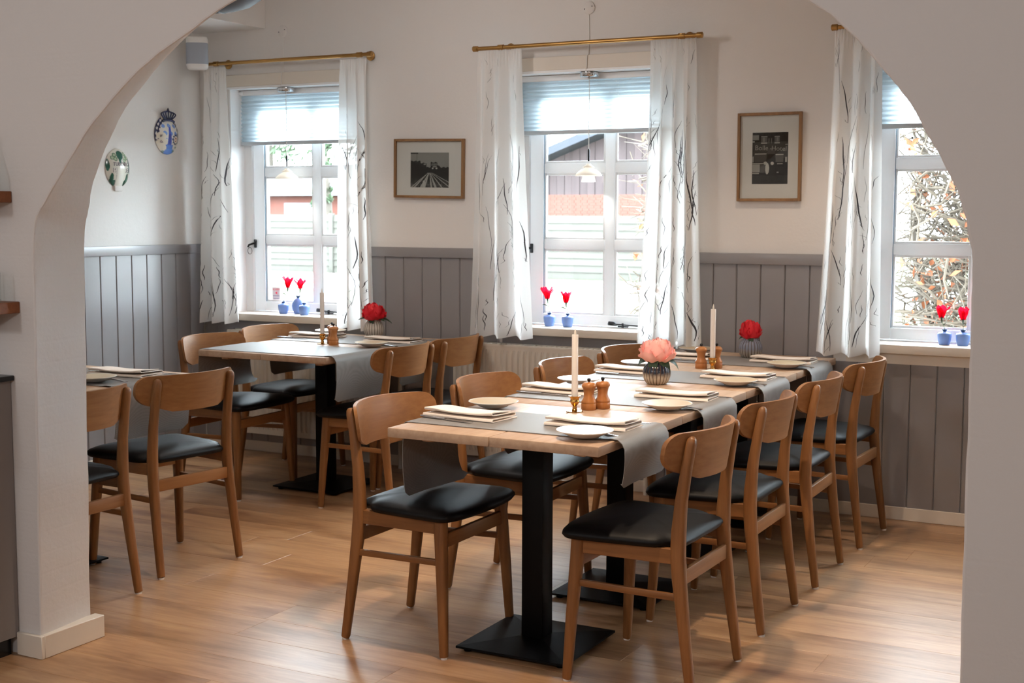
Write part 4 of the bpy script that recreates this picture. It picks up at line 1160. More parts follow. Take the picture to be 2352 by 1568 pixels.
def petal(b, base, az, tilt, L, Wd, cup, ruf, rs, mi=0, nu=5, nv=5):
    M4 = Matrix.Translation(base) @ Matrix.Rotation(az, 4, 'Z') @ Matrix.Rotation(tilt, 4, 'Y')
    p1, p2 = rs.uniform(0, 6), rs.uniform(0, 6)
    def f(u, v):
        w = Wd * (0.25 + 0.75 * math.sin(PI * min(1.0, 0.12 + 0.72 * v)) ** 0.8) * (1 - 0.25 * max(0, v - 0.8) / 0.2)
        s = (u - 0.5) * 2
        z = L * v * (1 - 0.10 * s * s * v); x = cup * (math.sin(PI * v * 0.85)) * 1.0 - cup * 0.9 * s * s * v + ruf * math.sin(5 * s + p1) * v * v + ruf * 0.7 * math.sin(9 * s + p2) * v ** 3
        return M4 @ Vector((x, w * s * 0.5, z + ruf * 0.8 * math.sin(7 * s + p2) * v * v))
    b.grid(f, nu, nv, True, mi)


def leaf(name, base, az, droop, L, Wd, parent, mat):
    M4 = Matrix.Translation(base) @ Matrix.Rotation(az, 4, 'Z') @ Matrix.Rotation(0.8 * math.cos(az), 4, 'X')
    b = MB()
    def f(u, v):
        s = (u - 0.5) * 2; w = Wd * math.sin(PI * (0.06 + 0.94 * v)) ** 0.8 * 0.5
        x = L * v * math.cos(droop * v); z = -L * v * math.sin(droop * v * 0.8) + 0.25 * w * abs(s) + 0.012 * math.sin(PI * v)
        return M4 @ Vector((x, w * s, z))
    b.grid(f, 4, 10)
    return b.build(name, mat, parent, 60, False)


def peony(label, loc, mat, R, H, seed, leaves):
    rs = random.Random(seed); root = thing('peony', label, 'flower', loc, 0, 'artificial peonies in the vases')
    MB().tube([(0, 0, 0.016), (0.002, 0, 0.06), (0, 0, 0.102)], 0.003, 8).build('stem', M['stem'], root)
    z0 = 0.100; b = MB()
    zc, RV = z0 + 0.016, H
    for phi, n, w, lift in ((1.75, 9, 0.50, 0.08), (1.45, 10, 0.46, 0.06), (1.18, 10, 0.46, 0.05), (0.92, 8, 0.5, 0.04), (0.70, 7, 0.62, 0.02), (0.52, 6, 0.80, 0.0), (0.25, 4, 1.2, 0.0), (0.06, 3, 1.6, -0.02)):
        for i in range(n):
            az = 2 * PI * (i + rs.uniform(-0.2, 0.2)) / n + phi * 7; pt = phi + rs.uniform(-0.07, 0.07); lf = lift + rs.uniform(-0.03, 0.05); p1 = rs.uniform(0, 6); rr = rs.uniform(0.90, 1.06)
            def f(u, v, az=az, pt=pt, lf=lf, p1=p1, w=w, rr=rr):
                s_ = (u - 0.5) * 2
                p = max(0.02, pt + 0.55 - 0.95 * v * (1 - 0.34 * s_ * s_ + 0.05 * math.sin(5 * s_ + p1)))
                a_ = az + s_ * w * (0.45 + 0.55 * math.sin(PI * min(1, 0.15 + 0.6 * v)))
                q = rr * (1 + lf * v + 0.10 * v ** 5 - 0.12 * (1 - v) + 0.07 * math.sin(5 * s_ + p1) * v ** 3 - 0.16 * s_ * s_ * (1 - 0.8 * v))
                sq = 1.0 if p < PI / 2 else 0.75
                return (R * q * math.sin(p) * math.cos(a_), R * q * math.sin(p) * math.sin(a_), zc + RV * sq * q * math.cos(p))
            b.grid(f, 8, 7, True)
    o = b.build('bloom', mat, root, 180, False)
    MB().lathe([(0.004, z0 - 0.006), (0.018, z0 - 0.001), (0.02, z0 + 0.003)], 12).build('calyx', M['leaf'], root)
    for az, dr, L, w in leaves:
        leaf('leaf', (0.012 * math.cos(az), 0.012 * math.sin(az), z0 - 0.004), az, dr, L, w, root, M['leaf'])
    return root


vase('fluted dark-to-cream glazed vase with the pink peony, on the long row', (-1.953, 4.935, ZT), (36, 42, 56), (188, 176, 158), 0.052, 0.1)
vase('fluted blue-grey vase with a red peony, on the long row by the wall', (-1.920, 6.045, ZT), (120, 124, 140), (160, 150, 138), 0.05, 0.4)
vase('fluted cream vase with a red peony, on the far table by the left window', (-4.068, 6.070, ZT), (176, 168, 156), (206, 196, 182), 0.075, 0.7)
LV = lambda a: [(a + 2.9, 0.75, 0.10, 0.036), (a - 0.15, 0.85, 0.11, 0.020), (a + 4.3, 1.2, 0.075, 0.045), (a + 1.6, 0.6, 0.08, 0.035), (a + 5.3, 1.1, 0.07, 0.04)]
peony('pink artificial peony with dark leaves in the vase on the long row', (-1.953, 4.935, ZT), M['pink'], 0.064, 0.060, 5, LV(0.45))
peony('red artificial peony in the blue-grey vase on the long row by the wall', (-1.920, 6.045, ZT), M['red'], 0.046, 0.056, 8, [(3.3, 0.5, 0.055, 0.016), (5.0, 1.0, 0.05, 0.03), (0.6, 0.8, 0.05, 0.03)])
peony('red artificial peony in the cream vase on the far table', (-4.068, 6.070, ZT), M['red'], 0.060, 0.060, 9, [(3.6, 0.1, 0.075, 0.016), (0.5, 0.45, 0.10, 0.016), (5.0, 1.0, 0.06, 0.035), (0.0, 0.3, 0.06, 0.02)])

# bud vases and red flowers on the window sills
SY = 6.345; SZ = 0.828
def budvase(label, x, y, kind=0):
    root = thing('bud_vase', label, 'vase', (x, y, SZ), 0, 'small blue bud vases on the sills')
    if kind == 0:
        p = [(0.0001, 0.0), (0.022, 0.0), (0.0245, 0.004), (0.0295, 0.022), (0.0318, 0.043), (0.0315, 0.051), (0.0285, 0.0555), (0.014, 0.0595), (0.0085, 0.0625)]
        q = [(0.0085, 0.0620), (0.0085, 0.066), (0.0125, 0.071), (0.013, 0.0735), (0.0105, 0.0735), (0.007, 0.069), (0.007, 0.055)]
    else:
        p = [(0.0001, 0.0), (0.020, 0.0), (0.027, 0.010), (0.035, 0.030), (0.0375, 0.048), (0.034, 0.068), (0.025, 0.084), (0.013, 0.093), (0.010, 0.096)]
        q = [(0.010, 0.0955), (0.010, 0.101), (0.0155, 0.106), (0.016, 0.109), (0.0125, 0.109), (0.009, 0.102), (0.009, 0.08)]
    MB().lathe(p, 32).build('vase_body', M['bluepot'], root, 60); MB().lathe(q, 24).build('neck', M['bluepot_rim'], root, 60)
    return root


def tulip(label, x, y, top, lean, seed, spread=0.45, n=6, L=0.058, leafs=((2.6, 0.03),)):
    rs = random.Random(seed); root = thing('red_lily', label, 'flower', (x, y, SZ), 0, 'red paper flowers on the sills')
    e = Vector((lean, 0, top))
    MB().tube([(0, 0, 0.035), (0.1 * lean, 0, 0.08), (lean * 0.6, 0, top * 0.8), tuple(e)], 0.0013, 6).build('stem', M['stem'], root)
    MB().tube([tuple(e - Vector((lean * 0.08, 0, 0.024))), tuple(e - Vector((lean * 0.02, 0, 0.008))), tuple(e + Vector((0, 0, 0.004)))], [0.0015, 0.0042, 0.0062], 8).build('calyx', M['leaf'], root)
    for i in range(n):
        b = MB(); petal(b, tuple(e), 2 * PI * i / n + rs.uniform(-0.2, 0.2), spread * rs.uniform(0.65, 1.2), L * rs.uniform(0.85, 1.1), 0.036, -0.006, 0.0012, rs, 0, 4, 5)
        b.build('petal', M['redtulip'], root, 180, False)
    for az, l in leafs:
        leaf('leaf', (lean * 0.5, 0, top * 0.72), az, -0.3, l, 0.007, root, M['leaf'])
    return root


budvase('small round blue bud vase, leftmost of three on the left window sill', -4.895, SY); budvase('taller egg-shaped blue bud vase, middle of three on the left window sill', -4.808, SY + 0.03, 1); budvase('small round blue bud vase, rightmost of three on the left window sill', -4.716, SY - 0.035)
budvase('small round blue bud vase, left one on the middle window sill', -3.128, SY); budvase('small round blue bud vase, right one on the middle window sill', -3.020, SY)
budvase('small round blue bud vase, left one on the right-hand window sill', -1.090, SY); budvase('small round blue bud vase on the right-hand window sill, touching the arch edge', -1.008, SY)
tulip('red lily-shaped flower leaning right from the leftmost vase of the left window', -4.895, SY, 0.155, 0.035, 1, 0.5, 6, 0.072)
tulip('red lily-shaped flower in the tall vase of the left window', -4.808, SY + 0.03, 0.150, 0.016, 2, 0.55, 6, 0.072, ())
tulip('red lily-shaped flower in the left vase of the middle window', -3.128, SY, 0.145, -0.012, 3, 0.6, 6, 0.070, ((2.9, 0.04),))
tulip('red lily-shaped flower in the right vase of the middle window', -3.020, SY, 0.128, -0.010, 4, 0.42, 6, 0.066, ((2.8, 0.045),))
tulip('red flower in the left vase of the right-hand window', -1.090, SY, 0.125, -0.016, 5, 0.6, 6, 0.062, ((0.6, 0.02),))
tulip('red flower in the vase next to the arch edge on the right-hand sill', -1.008, SY, 0.118, -0.002, 6, 0.4, 6, 0.062, ((0.6, 0.02),))

# alarm sticker on the left window pane
wst = thing('alarm_sticker', 'small white alarm sticker with red lettering on the left window pane', 'sticker', (-5.02, GY + 0.0055, 0.927))
MB().box((0, 0, 0), (0.058, 0.0008, 0.098)).build('sticker_sheet', plain('white_sticker', (240, 236, 242), 0.5), wst)
redp = plain('red_print', (214, 60, 84), 0.6); bluep = plain('grey_blue_print', (150, 156, 190), 0.6)
RX = Matrix.Rotation(PI / 2, 4, 'X')
text_mesh('lettering', 'ALARM', 0.0165, redp, wst, Matrix.Translation((0, -0.001, 0.036)) @ RX, 0.0002)
MB().prism([(-0.008, 0.016), (0.008, 0.025), (0.008, 0.006)], -0.0012, -0.0004).build('red_arrow', redp, wst)
MB().bb(-0.024, 0.024, -0.0012, -0.0004, -0.004, 0.0).bb(-0.02, 0.02, -0.0012, -0.0004, -0.019, -0.0165).bb(-0.018, 0.018, -0.0012, -0.0004, -0.026, -0.0235).build('fine_print', bluep, wst)

# ------------------------------------------------------------------ pictures
def printed(fn, w, h, nx, nz, name, parent, y=-0.004):
    X, Z = np.meshgrid(np.linspace(0, 1, nx), np.linspace(0, 1, nz)); C = fn(X, Z)   # C in 0..1 sRGB grey or rgb
    if C.ndim == 2:
        C = np.stack([C * 1.0, C * 0.985, C * 0.96], -1)
    vs = np.stack([(X - 0.5) * w, np.full_like(X, y), (Z - 0.5) * h], -1).reshape(-1, 3)
    fs = [(j * nx + i, j * nx + i + 1, (j + 1) * nx + i + 1, (j + 1) * nx + i) for j in range(nz - 1) for i in range(nx - 1)]
    me = bpy.data.meshes.new(name); me.from_pydata([tuple(v) for v in vs], [], fs)
    Cl = np.clip(C, 0, 1); Cl = np.where(Cl <= 0.04045, Cl / 12.92, ((Cl + 0.055) / 1.055) ** 2.4)
    a = me.color_attributes.new('Col', 'FLOAT_COLOR', 'POINT')
    a.data.foreach_set('color', np.concatenate([Cl.reshape(-1, 3), np.ones((nx * nz, 1))], 1).ravel().astype(np.float32))
    me.materials.append(M['print']); me.update()
    return put(name, me, parent)


def sstep(a, b, x):
    t = np.clip((x - a) / (b - a), 0, 1); return t * t * (3 - 2 * t)


rn_ = np.random.RandomState(5)
def speck(shape, k):
    g = rn_.randn(*shape)
    for _ in range(k):
        g = (g + np.roll(g, 1, 0) + np.roll(g, 1, 1) + np.roll(g, -1, 0)) / 4 * 1.6
    return g


def paint_rails(X, Z):
    C = 0.56 - 0.06 * (1 - Z) + 0 * X
    # skyline
    sky = 0.64 + 0 * X
    top = np.where(X < 0.26, 0.76, np.where(X < 0.42, 0.70, np.where(X < 0.53, 0.58, np.where(X < 0.70, 0.72, np.where(X < 0.78, 0.66 - (X - 0.70) * 1.0, 0.58)))))
    top = top + 0.012 * np.sin(60 * X)
    C = np.where(Z < top, 0.07 + 0.02 * speck(X.shape, 2), C)
    C = np.where((abs(X - 0.165) < 0.006) & (Z > 0.7), 0.25, C)
    C = np.where((X < 0.2) & (Z > 0.96), 0.2, C)
    C = np.where((X > 0.55) & (X < 0.69) & (Z > 0.62) & (Z < 0.69), 0.4 + 0.05 * speck(X.shape, 1), C)
    for hx in (0.58, 0.68):
        C = np.where((X - hx) ** 2 + ((Z - 0.55) * 1.0) ** 2 < 0.0005, 0.72, C)
    C = np.where((abs(X - 0.63) < 0.05) & (abs(Z - 0.595) < 0.012), 0.55, C)
    C = np.where((X > 0.34) & (X < 0.40) & (abs(Z - 0.665) < 0.02), 0.55, C)
    # tracks fan out from the vanishing point
    vx, vz = 0.5, 0.46
    gr = Z < 0.42
    base = 0.07 + 0.22 * sstep(0.40, 0.0, Z)
    C = np.where(gr, base + 0.09 * speck(X.shape, 2) * sstep(0.42, 0.1, Z), C)
    for xb, w in ((0.02, 0.010), (0.10, 0.018), (0.28, 0.024), (0.36, 0.018), (0.55, 0.014), (0.66, 0.02), (0.83, 0.012), (1.04, 0.014), (1.25, 0.016)):
        xc = vx + (xb - vx) * (vz - Z) / vz
        C = np.where(gr & (abs(X - xc) < w * (vz - Z) / vz * 1.4 + 0.003), 0.66, C)
    C = np.where((X > 0.33) & (X < 0.385) & (Z < 0.2), 0.70, C)
    return C


def paint_facade(X, Z):
    C = 0.09 + 0.02 * speck(X.shape, 2)
    def R_(x0, x1, z0, z1, v):
        nonlocal C
        C = np.where((X > x0) & (X < x1) & (Z > z0) & (Z < z1), v, C)
    R_(0, 1, 0.5, 0.82, 0.24); R_(0, 0.18, 0.86, 0.95, 0.50); R_(0, 0.06, 0.81, 0.83, 0.7)
    for a, b_ in ((0.24, 0.42), (0.62, 0.77)):
        R_(a, b_, 0.795, 0.93, 0.34); R_(a, b_, 0.915, 0.93, 0.72); R_(a, b_, 0.785, 0.80, 0.74); R_(a + 0.05, a + 0.11, 0.82, 0.90, 0.46)
    R_(0.45, 0.47, 0.79, 0.89, 0.5); R_(0.53, 0.55, 0.79, 0.89, 0.46)
    R_(0.92, 1, 0.755, 0.77, 0.6)
    R_(0.07, 0.40, 0.58, 0.595, 0.75); R_(0.66, 0.88, 0.565, 0.58, 0.75)
    R_(0.06, 0.40, 0.42, 0.575, 0.30); R_(0.66, 0.88, 0.42, 0.56, 0.36)
    C = np.where((((X - 0.53) / 0.11) ** 2 + ((Z - 0.60) / 0.09) ** 2 < 1) & (Z > 0.58), 0.30, C); R_(0.42, 0.64, 0.30, 0.575, 0.13)
    R_(0, 0.04, 0.42, 0.54, 0.6); R_(0.92, 0.98, 0.42, 0.52, 0.62)
    R_(0.0, 0.32, 0.395, 0.41, 0.72); R_(0.70, 0.86, 0.385, 0.40, 0.68)
    R_(0, 0.22, 0.23, 0.385, 0.62); R_(0.22, 0.36, 0.22, 0.38, 0.33); R_(0, 0.2, 0.195, 0.21, 0.7)
    # white-clad figure and dark-clad figure in front of the door
    C = np.where((((X - 0.425) / 0.055) ** 2 + ((Z - 0.30) / 0.11) ** 2 < 1), 0.74, C); C = np.where((((X - 0.37) / 0.05) ** 2 + ((Z - 0.405) / 0.03) ** 2 < 1), 0.70, C)
    C = np.where((((X - 0.565) / 0.045) ** 2 + ((Z - 0.40) / 0.032) ** 2 < 1), 0.72, C); R_(0.50, 0.64, 0.16, 0.37, 0.12)
    C = np.where((((X - 0.80) / 0.10) ** 2 + ((Z - 0.28) / 0.07) ** 2 < 1), 0.13, C)
    C = np.where((abs(X - 0.72) < 0.03) & (abs(Z - 0.225) < 0.015), 0.6, C)
    C = np.where(Z < 0.17, 0.17 - 0.03 * (0.17 - Z) + 0.015 * speck(X.shape, 3), C)
    return C


def picture(label, cx, cz, w, h, pw, ph, px_, pz_, fn, nx, nz, tilt):
    root = thing('framed_photograph', label, 'picture', (cx, YW, cz))
    root.rotation_euler = (math.radians(0.6), tilt, 0)
    fw, d = 0.014, 0.024; b = MB()
    for x0, x1, z0, z1 in ((-w / 2, -w / 2 + fw, -h / 2, h / 2), (w / 2 - fw, w / 2, -h / 2, h / 2)):
        MB().bb(x0, x1, -d, -0.001, z0, z1, ch=0.0015).build('frame_stile', M['frame'], root)
    for z0, z1 in ((-h / 2, -h / 2 + fw), (h / 2 - fw, h / 2)):
        MB().bb(-w / 2 + fw, w / 2 - fw, -d, -0.001, z0, z1, ch=0.0015).build('frame_rail', M['frame'], root)
    MB().bb(-w / 2 + fw, w / 2 - fw, -0.010, -0.002, -h / 2 + fw, h / 2 - fw).build('mat_board', M['mat_board'], root)
    o = printed(fn, pw, ph, nx, nz, 'photo_print', root, -0.0106); o.location = (px_, 0, pz_)
    MB().bb(-w / 2 + fw, w / 2 - fw, -0.0165, -0.015, -h / 2 + fw, h / 2 - fw).build('glazing', M['glass'], root)
    return root, o


picture('framed black and white photograph of railway tracks, left of the middle window', -3.832, 1.670, 0.446, 0.322, 0.245, 0.190, 0.003, -0.008, paint_rails, 110, 90, 0.018)
pf, po = picture('framed black and white photograph of an old hotel front, right of the middle window', -1.918, 1.701, 0.316, 0.423, 0.176, 0.246, 0.003, -0.006, paint_facade, 110, 130, 0.0)
lg = plain('pale_sign_lettering', (150, 148, 142), 0.7)
text_mesh('sign_lettering', 'Bolle', 0.033, lg, po, Matrix.Translation((-0.042, -0.0112, 0.049)) @ Matrix.Rotation(0.03, 4, 'Y') @ RX, 0.0001)
text_mesh('sign_lettering', '-', 0.03, lg, po, Matrix.Translation((0.003, -0.0112, 0.047)) @ RX, 0.0001)
text_mesh('sign_lettering', 'Hotel', 0.033, lg, po, Matrix.Translation((0.044, -0.0112, 0.045)) @ Matrix.Rotation(0.05, 4, 'Y') @ RX, 0.0001)

# ------------------------------------------------------------------ plaques on the left wall (faces +x)
def plaque(label, yc, zc, w, h, paint, crown):
    root = thing('faience_plaque', label, 'wall plaque', (XL, yc, zc), PI / 2, 'glazed wall plaques')
    # local: x = along the wall (towards +y), z up, outward = -y
    nr, na = 40, 120; vs = []; cols = []
    def outline(a):
        x, z = math.sin(a) * w / 2, math.cos(a) * h / 2
        return x, z
    pts = []
    for r in range(nr + 1):
        q = r / nr
        for k in range(na):
            a = 2 * PI * k / na; x, z = outline(a)
            bulge = 0.030 * (1 - q ** 2.2) + 0.004
            pts.append((x * q, -bulge, z * q))
    n0 = len(pts)
    for k in range(na):
        a = 2 * PI * k / na; x, z = outline(a); pts.append((x * 0.97, -0.0005, z * 0.97))
    fs = []
    for r in range(nr + 1):
        for k in range(na):
            j = (k + 1) % na; fs.append((r * na + k, r * na + j, (r + 1) * na + j, (r + 1) * na + k))
    me = bpy.data.meshes.new('plaque_body'); me.from_pydata(pts, [], fs)
    P = np.array(pts); X = P[:, 0] / (w / 2); Z = P[:, 2] / (h / 2)
    C = paint(X, Z); C = np.where(C <= 0.04045, C / 12.92, ((C + 0.055) / 1.055) ** 2.4)
    a = me.color_attributes.new('Col', 'FLOAT_COLOR', 'POINT'); a.data.foreach_set('color', np.concatenate([C, np.ones((len(P), 1))], 1).ravel().astype(np.float32))
    me.materials.append(M['plaque_paint']); me.polygons.foreach_set('use_smooth', [True] * len(me.polygons)); me.update()
    bm = bmesh.new(); bm.from_mesh(me); bmesh.ops.recalc_face_normals(bm, faces=bm.faces); bm.to_mesh(me); bm.free()
    put('plaque_body', me, root)
    return root


def paintmix(C, mask, rgb):
    C[mask] = np.array(rgb) / 255.0; return C


def p_green(X, Z):
    C = np.tile(np.array([222, 218, 206]) / 255.0, (len(X), 1))
    R = np.hypot(X, Z)
    lf = [(0.0, 0.66, 0.26, 0.24), (-0.05, 0.44, 0.10, 0.22), (0.86, 0.25, 0.17, 0.30), (0.90, -0.02, 0.16, 0.28), (-0.88, 0.15, 0.12, 0.32), (0.62, -0.60, 0.17, 0.34), (0.50, -0.78, 0.20, 0.20), (-0.62, -0.62, 0.13, 0.36), (-0.45, -0.78, 0.14, 0.16)]
    for x, z, a, b in lf:
        paintmix(C, ((X - x) / a) ** 2 + ((Z - z) / b) ** 2 < 1, (26, 78, 62))
    for x, z in ((0.38, 0.72), (0.55, 0.62), (0.45, 0.5), (0.68, 0.52), (-0.4, 0.66), (-0.55, 0.52), (-0.36, 0.46), (0.3, 0.38)):
        d = np.hypot(X - x, (Z - z) * 1.2)
        paintmix(C, d < 0.13, (74, 112, 84)); paintmix(C, d < 0.085, (176, 188, 160))
    paintmix(C, (abs(X + 0.33) < 0.022) & (Z < 0.02) & (Z > -0.9), (178, 170, 166))
    return C


def p_blue(X, Z):
    C = np.tile(np.array([224, 220, 212]) / 255.0, (len(X), 1)); R = np.hypot(X, Z); A = np.arctan2(X, Z)
    ring = (R > 0.74) & (Z > -0.35)
    sc = np.sin(A * 22) * 0.5 + np.sin(R * 40) * 0.5
    paintmix(C, ring & (sc > -0.25), (34, 38, 72))
    paintmix(C, (R < 0.74) & (Z > -0.2) & (np.sin(X * 14 + Z * 5) + np.sin(Z * 17) > 0.55), (110, 140, 200))
    paintmix(C, (abs(X) < 0.30) & (Z < -0.5), (70, 108, 184)); paintmix(C, (abs(X) < 0.52 - 0.2 * (Z + 1)) & (Z < -0.72), (88, 128, 200))
    paintmix(C, (abs(X + 0.02) < 0.17 - 0.10 * (Z + 0.5)) & (Z > -0.52) & (Z < 0.42), (46, 66, 158)); paintmix(C, (abs(X + 0.02) < 0.10) & (Z > -0.45) & (Z < 0.05), (26, 34, 120))
    for x, z in ((-0.62, -0.05), (-0.60, -0.38), (-0.52, -0.68)):
        paintmix(C, ((X - x) / 0.30) ** 2 + ((Z - z) / 0.18) ** 2 < 1, (230, 222, 206))
    d = np.hypot(X - 0.56, (Z + 0.22) * 1.25); aa = np.arctan2(X - 0.56, Z + 0.22)
    paintmix(C, d < 0.34 + 0.05 * np.cos(12 * aa), (38, 44, 84)); paintmix(C, d < 0.235, (230, 222, 206)); paintmix(C, (d < 0.15) & (d > 0.08), (140, 70, 56))
    for x, z in ((0.62, -0.62), (0.45, -0.82), (-0.4, -0.86)):
        paintmix(C, ((X - x) / 0.10) ** 2 + ((Z - z) / 0.06) ** 2 < 1, (96, 122, 110))
    return C


gp = plaque('oval white plaque with green leaves and lettering, beside the arch', 5.580, 1.672, 0.185, 0.215, p_green, False)
ink = plain('plaque_lettering', (96, 78, 84), 0.5)
text_mesh('lettering', 'TUBORG', 0.030, ink, gp, Matrix.Translation((0.0, -0.0335, 0.020)) @ RX, 0.001)
text_mesh('lettering', '19', 0.036, ink, gp, Matrix.Translation((-0.046, -0.0285, -0.014)) @ RX, 0.001)
text_mesh('lettering', '03', 0.036, ink, gp, Matrix.Translation((0.046, -0.0285, -0.014)) @ RX, 0.001)
MB().bb(-0.03, 0.025, -0.014, -0.001, -0.128, -0.098, ch=0.003).build('hanger', M['plaster'], gp)
bp_ = plaque('oval blue and white plaque with an openwork crown, higher up near the corner', 5.980, 1.875, 0.200, 0.225, p_blue, True)
bl_ = plain('dark_blue_glaze_crown', (34, 38, 72), 0.2)
cr = MB(); zc = 0.075
for i in range(7):
    a = (i - 3) * 0.30; r0, r1 = 0.02, 0.062
    p0 = (math.sin(a * 0.6) * 0.045, -0.02, zc + 0.012); p1 = (math.sin(a) * 0.078, -0.022, zc + 0.03 + 0.022 * math.cos(a)); p2 = (math.sin(a * 0.75) * 0.04, -0.02, zc + 0.056 + 0.005 * math.cos(a))
    cr.tube([tuple(p) for p in spline([p0, p1, p2], 4)], 0.0042, 6)
cr.tube([(-0.05, -0.018, zc + 0.004), (-0.02, -0.024, zc + 0.011), (0.02, -0.024, zc + 0.011), (0.05, -0.018, zc + 0.004)], 0.007, 8, up=(0, 0, 1))
cr.lathe([(0.0001, -0.008), (0.007, -0.004), (0.008, 0.002), (0.004, 0.010), (0.0001, 0.018)], 12, (0, -0.02, zc + 0.066))
cr.build('crown', bl_, bp_)
MB().bb(-0.045, 0.045, -0.012, -0.001, zc + 0.005, zc + 0.055, ch=0.004).build('crown_backing', plain('white_glaze', (226, 222, 212), 0.2), bp_)
text_mesh('lettering', 'gris', 0.022, ink, bp_, Matrix.Translation((-0.060, -0.0255, -0.004)) @ RX, 0.001)
text_mesh('lettering', 'den', 0.022, ink, bp_, Matrix.Translation((-0.058, -0.0225, -0.040)) @ RX, 0.001)

# ------------------------------------------------------------------ loudspeaker in the corner
sp = thing('loudspeaker', 'small white loudspeaker with grey grille high in the left corner', 'loudspeaker', (-5.272, 6.060, 2.252), math.radians(38))
def rrect(w, d, r, n=6):
    p = []
    for sx, sy_, a0 in ((1, -1, -PI / 2), (1, 1, 0), (-1, 1, PI / 2), (-1, -1, PI)):
        for k in range(n + 1):
            a = a0 + PI / 2 * k / n; p.append((sx * (w / 2 - r) + r * math.cos(a), sy_ * (d / 2 - r) + r * math.sin(a)))
    return p
def loft(b, rings):
    n = len(rings[0]); vs = [v for r in rings for v in r]
    fs = [(r * n + i, r * n + (i + 1) % n, (r + 1) * n + (i + 1) % n, (r + 1) * n + i) for r in range(len(rings) - 1) for i in range(n)] + [tuple(range(n))[::-1], tuple((len(rings) - 1) * n + i for i in range(n))]
    b.add(vs, fs, True); return b
loft(MB(), [[(x * s, y * s, z) for x, y in rrect(0.122, 0.112, 0.03)] for z, s in ((0.0, 0.82), (0.006, 0.93), (0.018, 1.0), (0.162, 1.0), (0.176, 0.985), (0.181, 0.94), (0.182, 0.9))]).build('body', M['plastic'], sp, 50)
b = MB(); loft(b, [[(x * s, y * s - 0.001, z) for x, y in rrect(0.124, 0.113, 0.03)] for z, s in ((0.027, 0.99), (0.028, 1.0), (0.146, 1.0), (0.147, 0.99))]); b.build('grille', M['grille'], sp, 50)
MB().tube([(0, 0.05, 0.09), (-0.03, 0.11, 0.09), (-0.06, 0.2, 0.09)], 0.014, 10, up=(0, 0, 1)).build('wall_bracket', M['plastic'], sp)

# ------------------------------------------------------------------ ventilation duct near the ceiling
dt = thing('ventilation_duct', 'grey round ventilation duct with an upturned elbow near the ceiling, top left', 'duct', (-4.95, 5.3, 2.52))
pts = [(0, 0, 0), (0.40, 0, 0), (0.55, 0, 0), (0.62, 0, 0.008), (0.70, 0, 0.04), (0.75, 0, 0.10), (0.765, 0, 0.16), (0.765, 0, 0.235)]
MB().tube(pts, 0.10, 32).build('pipe', M['duct'], dt, 60)
for x in (0.36, 0.50):
    MB().tube([(x, 0, 0), (x + 0.006, 0, 0), (x + 0.012, 0, 0)], [0.101, 0.1035, 0.101], 32).build('joint_collar', M['duct'], dt)

# ------------------------------------------------------------------ bar side, far left: cabinet, shelves, jar
cb = thing('bar_cabinet', 'grey cabinet with black counter top at the far left edge', 'cabinet', (-3.375, YF, 0))
MB().bb(-0.62, 0, -0.56, -0.004, 0.06, 0.895).build('carcass', M['cab'], cb)
MB().bb(-0.62, -0.02, -0.52, -0.02, 0.0, 0.06).build('plinth', M['counter'], cb)
MB().bb(-0.64, 0.016, -0.59, -0.002, 0.895, 0.912, ch=0.002).build('counter_top', M['counter'], cb)
for k in range(2):
    d = MB().bb(-0.60 + 0.3 * k, -0.315 + 0.3 * k, -0.578, -0.56, 0.08, 0.88, ch=0.003).build('door', M['cab'], cb)
    MB().tube([(-0.45 + 0.18 * k, -0.60, 0.62), (-0.45 + 0.18 * k, -0.60, 0.76)], 0.005, 8).build('handle', M['steel'], d)
for z, x1, lab in ((1.458, -3.345, 'upper brown wooden shelf on the wall left of the arch'), (1.112, -3.325, 'lower brown wooden shelf on the wall left of the arch, below the other')):
    r = thing('wall_shelf', lab, 'shelf', (x1, YF, z), group='brown wall shelves')
    MB().bb(-0.62, 0, -0.17, -0.001, 0.0, 0.036, ch=0.002).build('shelf_board', M['shelf'], r)
    MB().bb(-0.5, -0.47, -0.14, -0.001, -0.05, 0.0).bb(-0.15, -0.12, -0.14, -0.001, -0.05, 0.0).build('shelf_bracket', M['dark'], r)
j = thing('glass_jar', 'clear glass jar at the end of the lower wall shelf', 'jar', (-3.395, YF - 0.075, 1.148))
MB().lathe([(0.0001, 0.0), (0.045, 0.0), (0.048, 0.004), (0.048, 0.09), (0.046, 0.1), (0.044, 0.1), (0.045, 0.09), (0.045, 0.006), (0.0001, 0.005)], 28).build('jar_glass', M['glass'], j, 50)
j = thing('glass_carafe', 'pale glass carafe at the end of the upper wall shelf', 'carafe', (-3.405, YF - 0.08, 1.494))
MB().lathe([(0.0001, 0.0), (0.05, 0.0), (0.056, 0.01), (0.054, 0.06), (0.03, 0.12), (0.02, 0.15), (0.024, 0.18), (0.022, 0.18), (0.018, 0.15), (0.027, 0.12), (0.05, 0.06), (0.052, 0.012), (0.0001, 0.008)], 28).build('carafe_glass', M['glass'], j, 50)
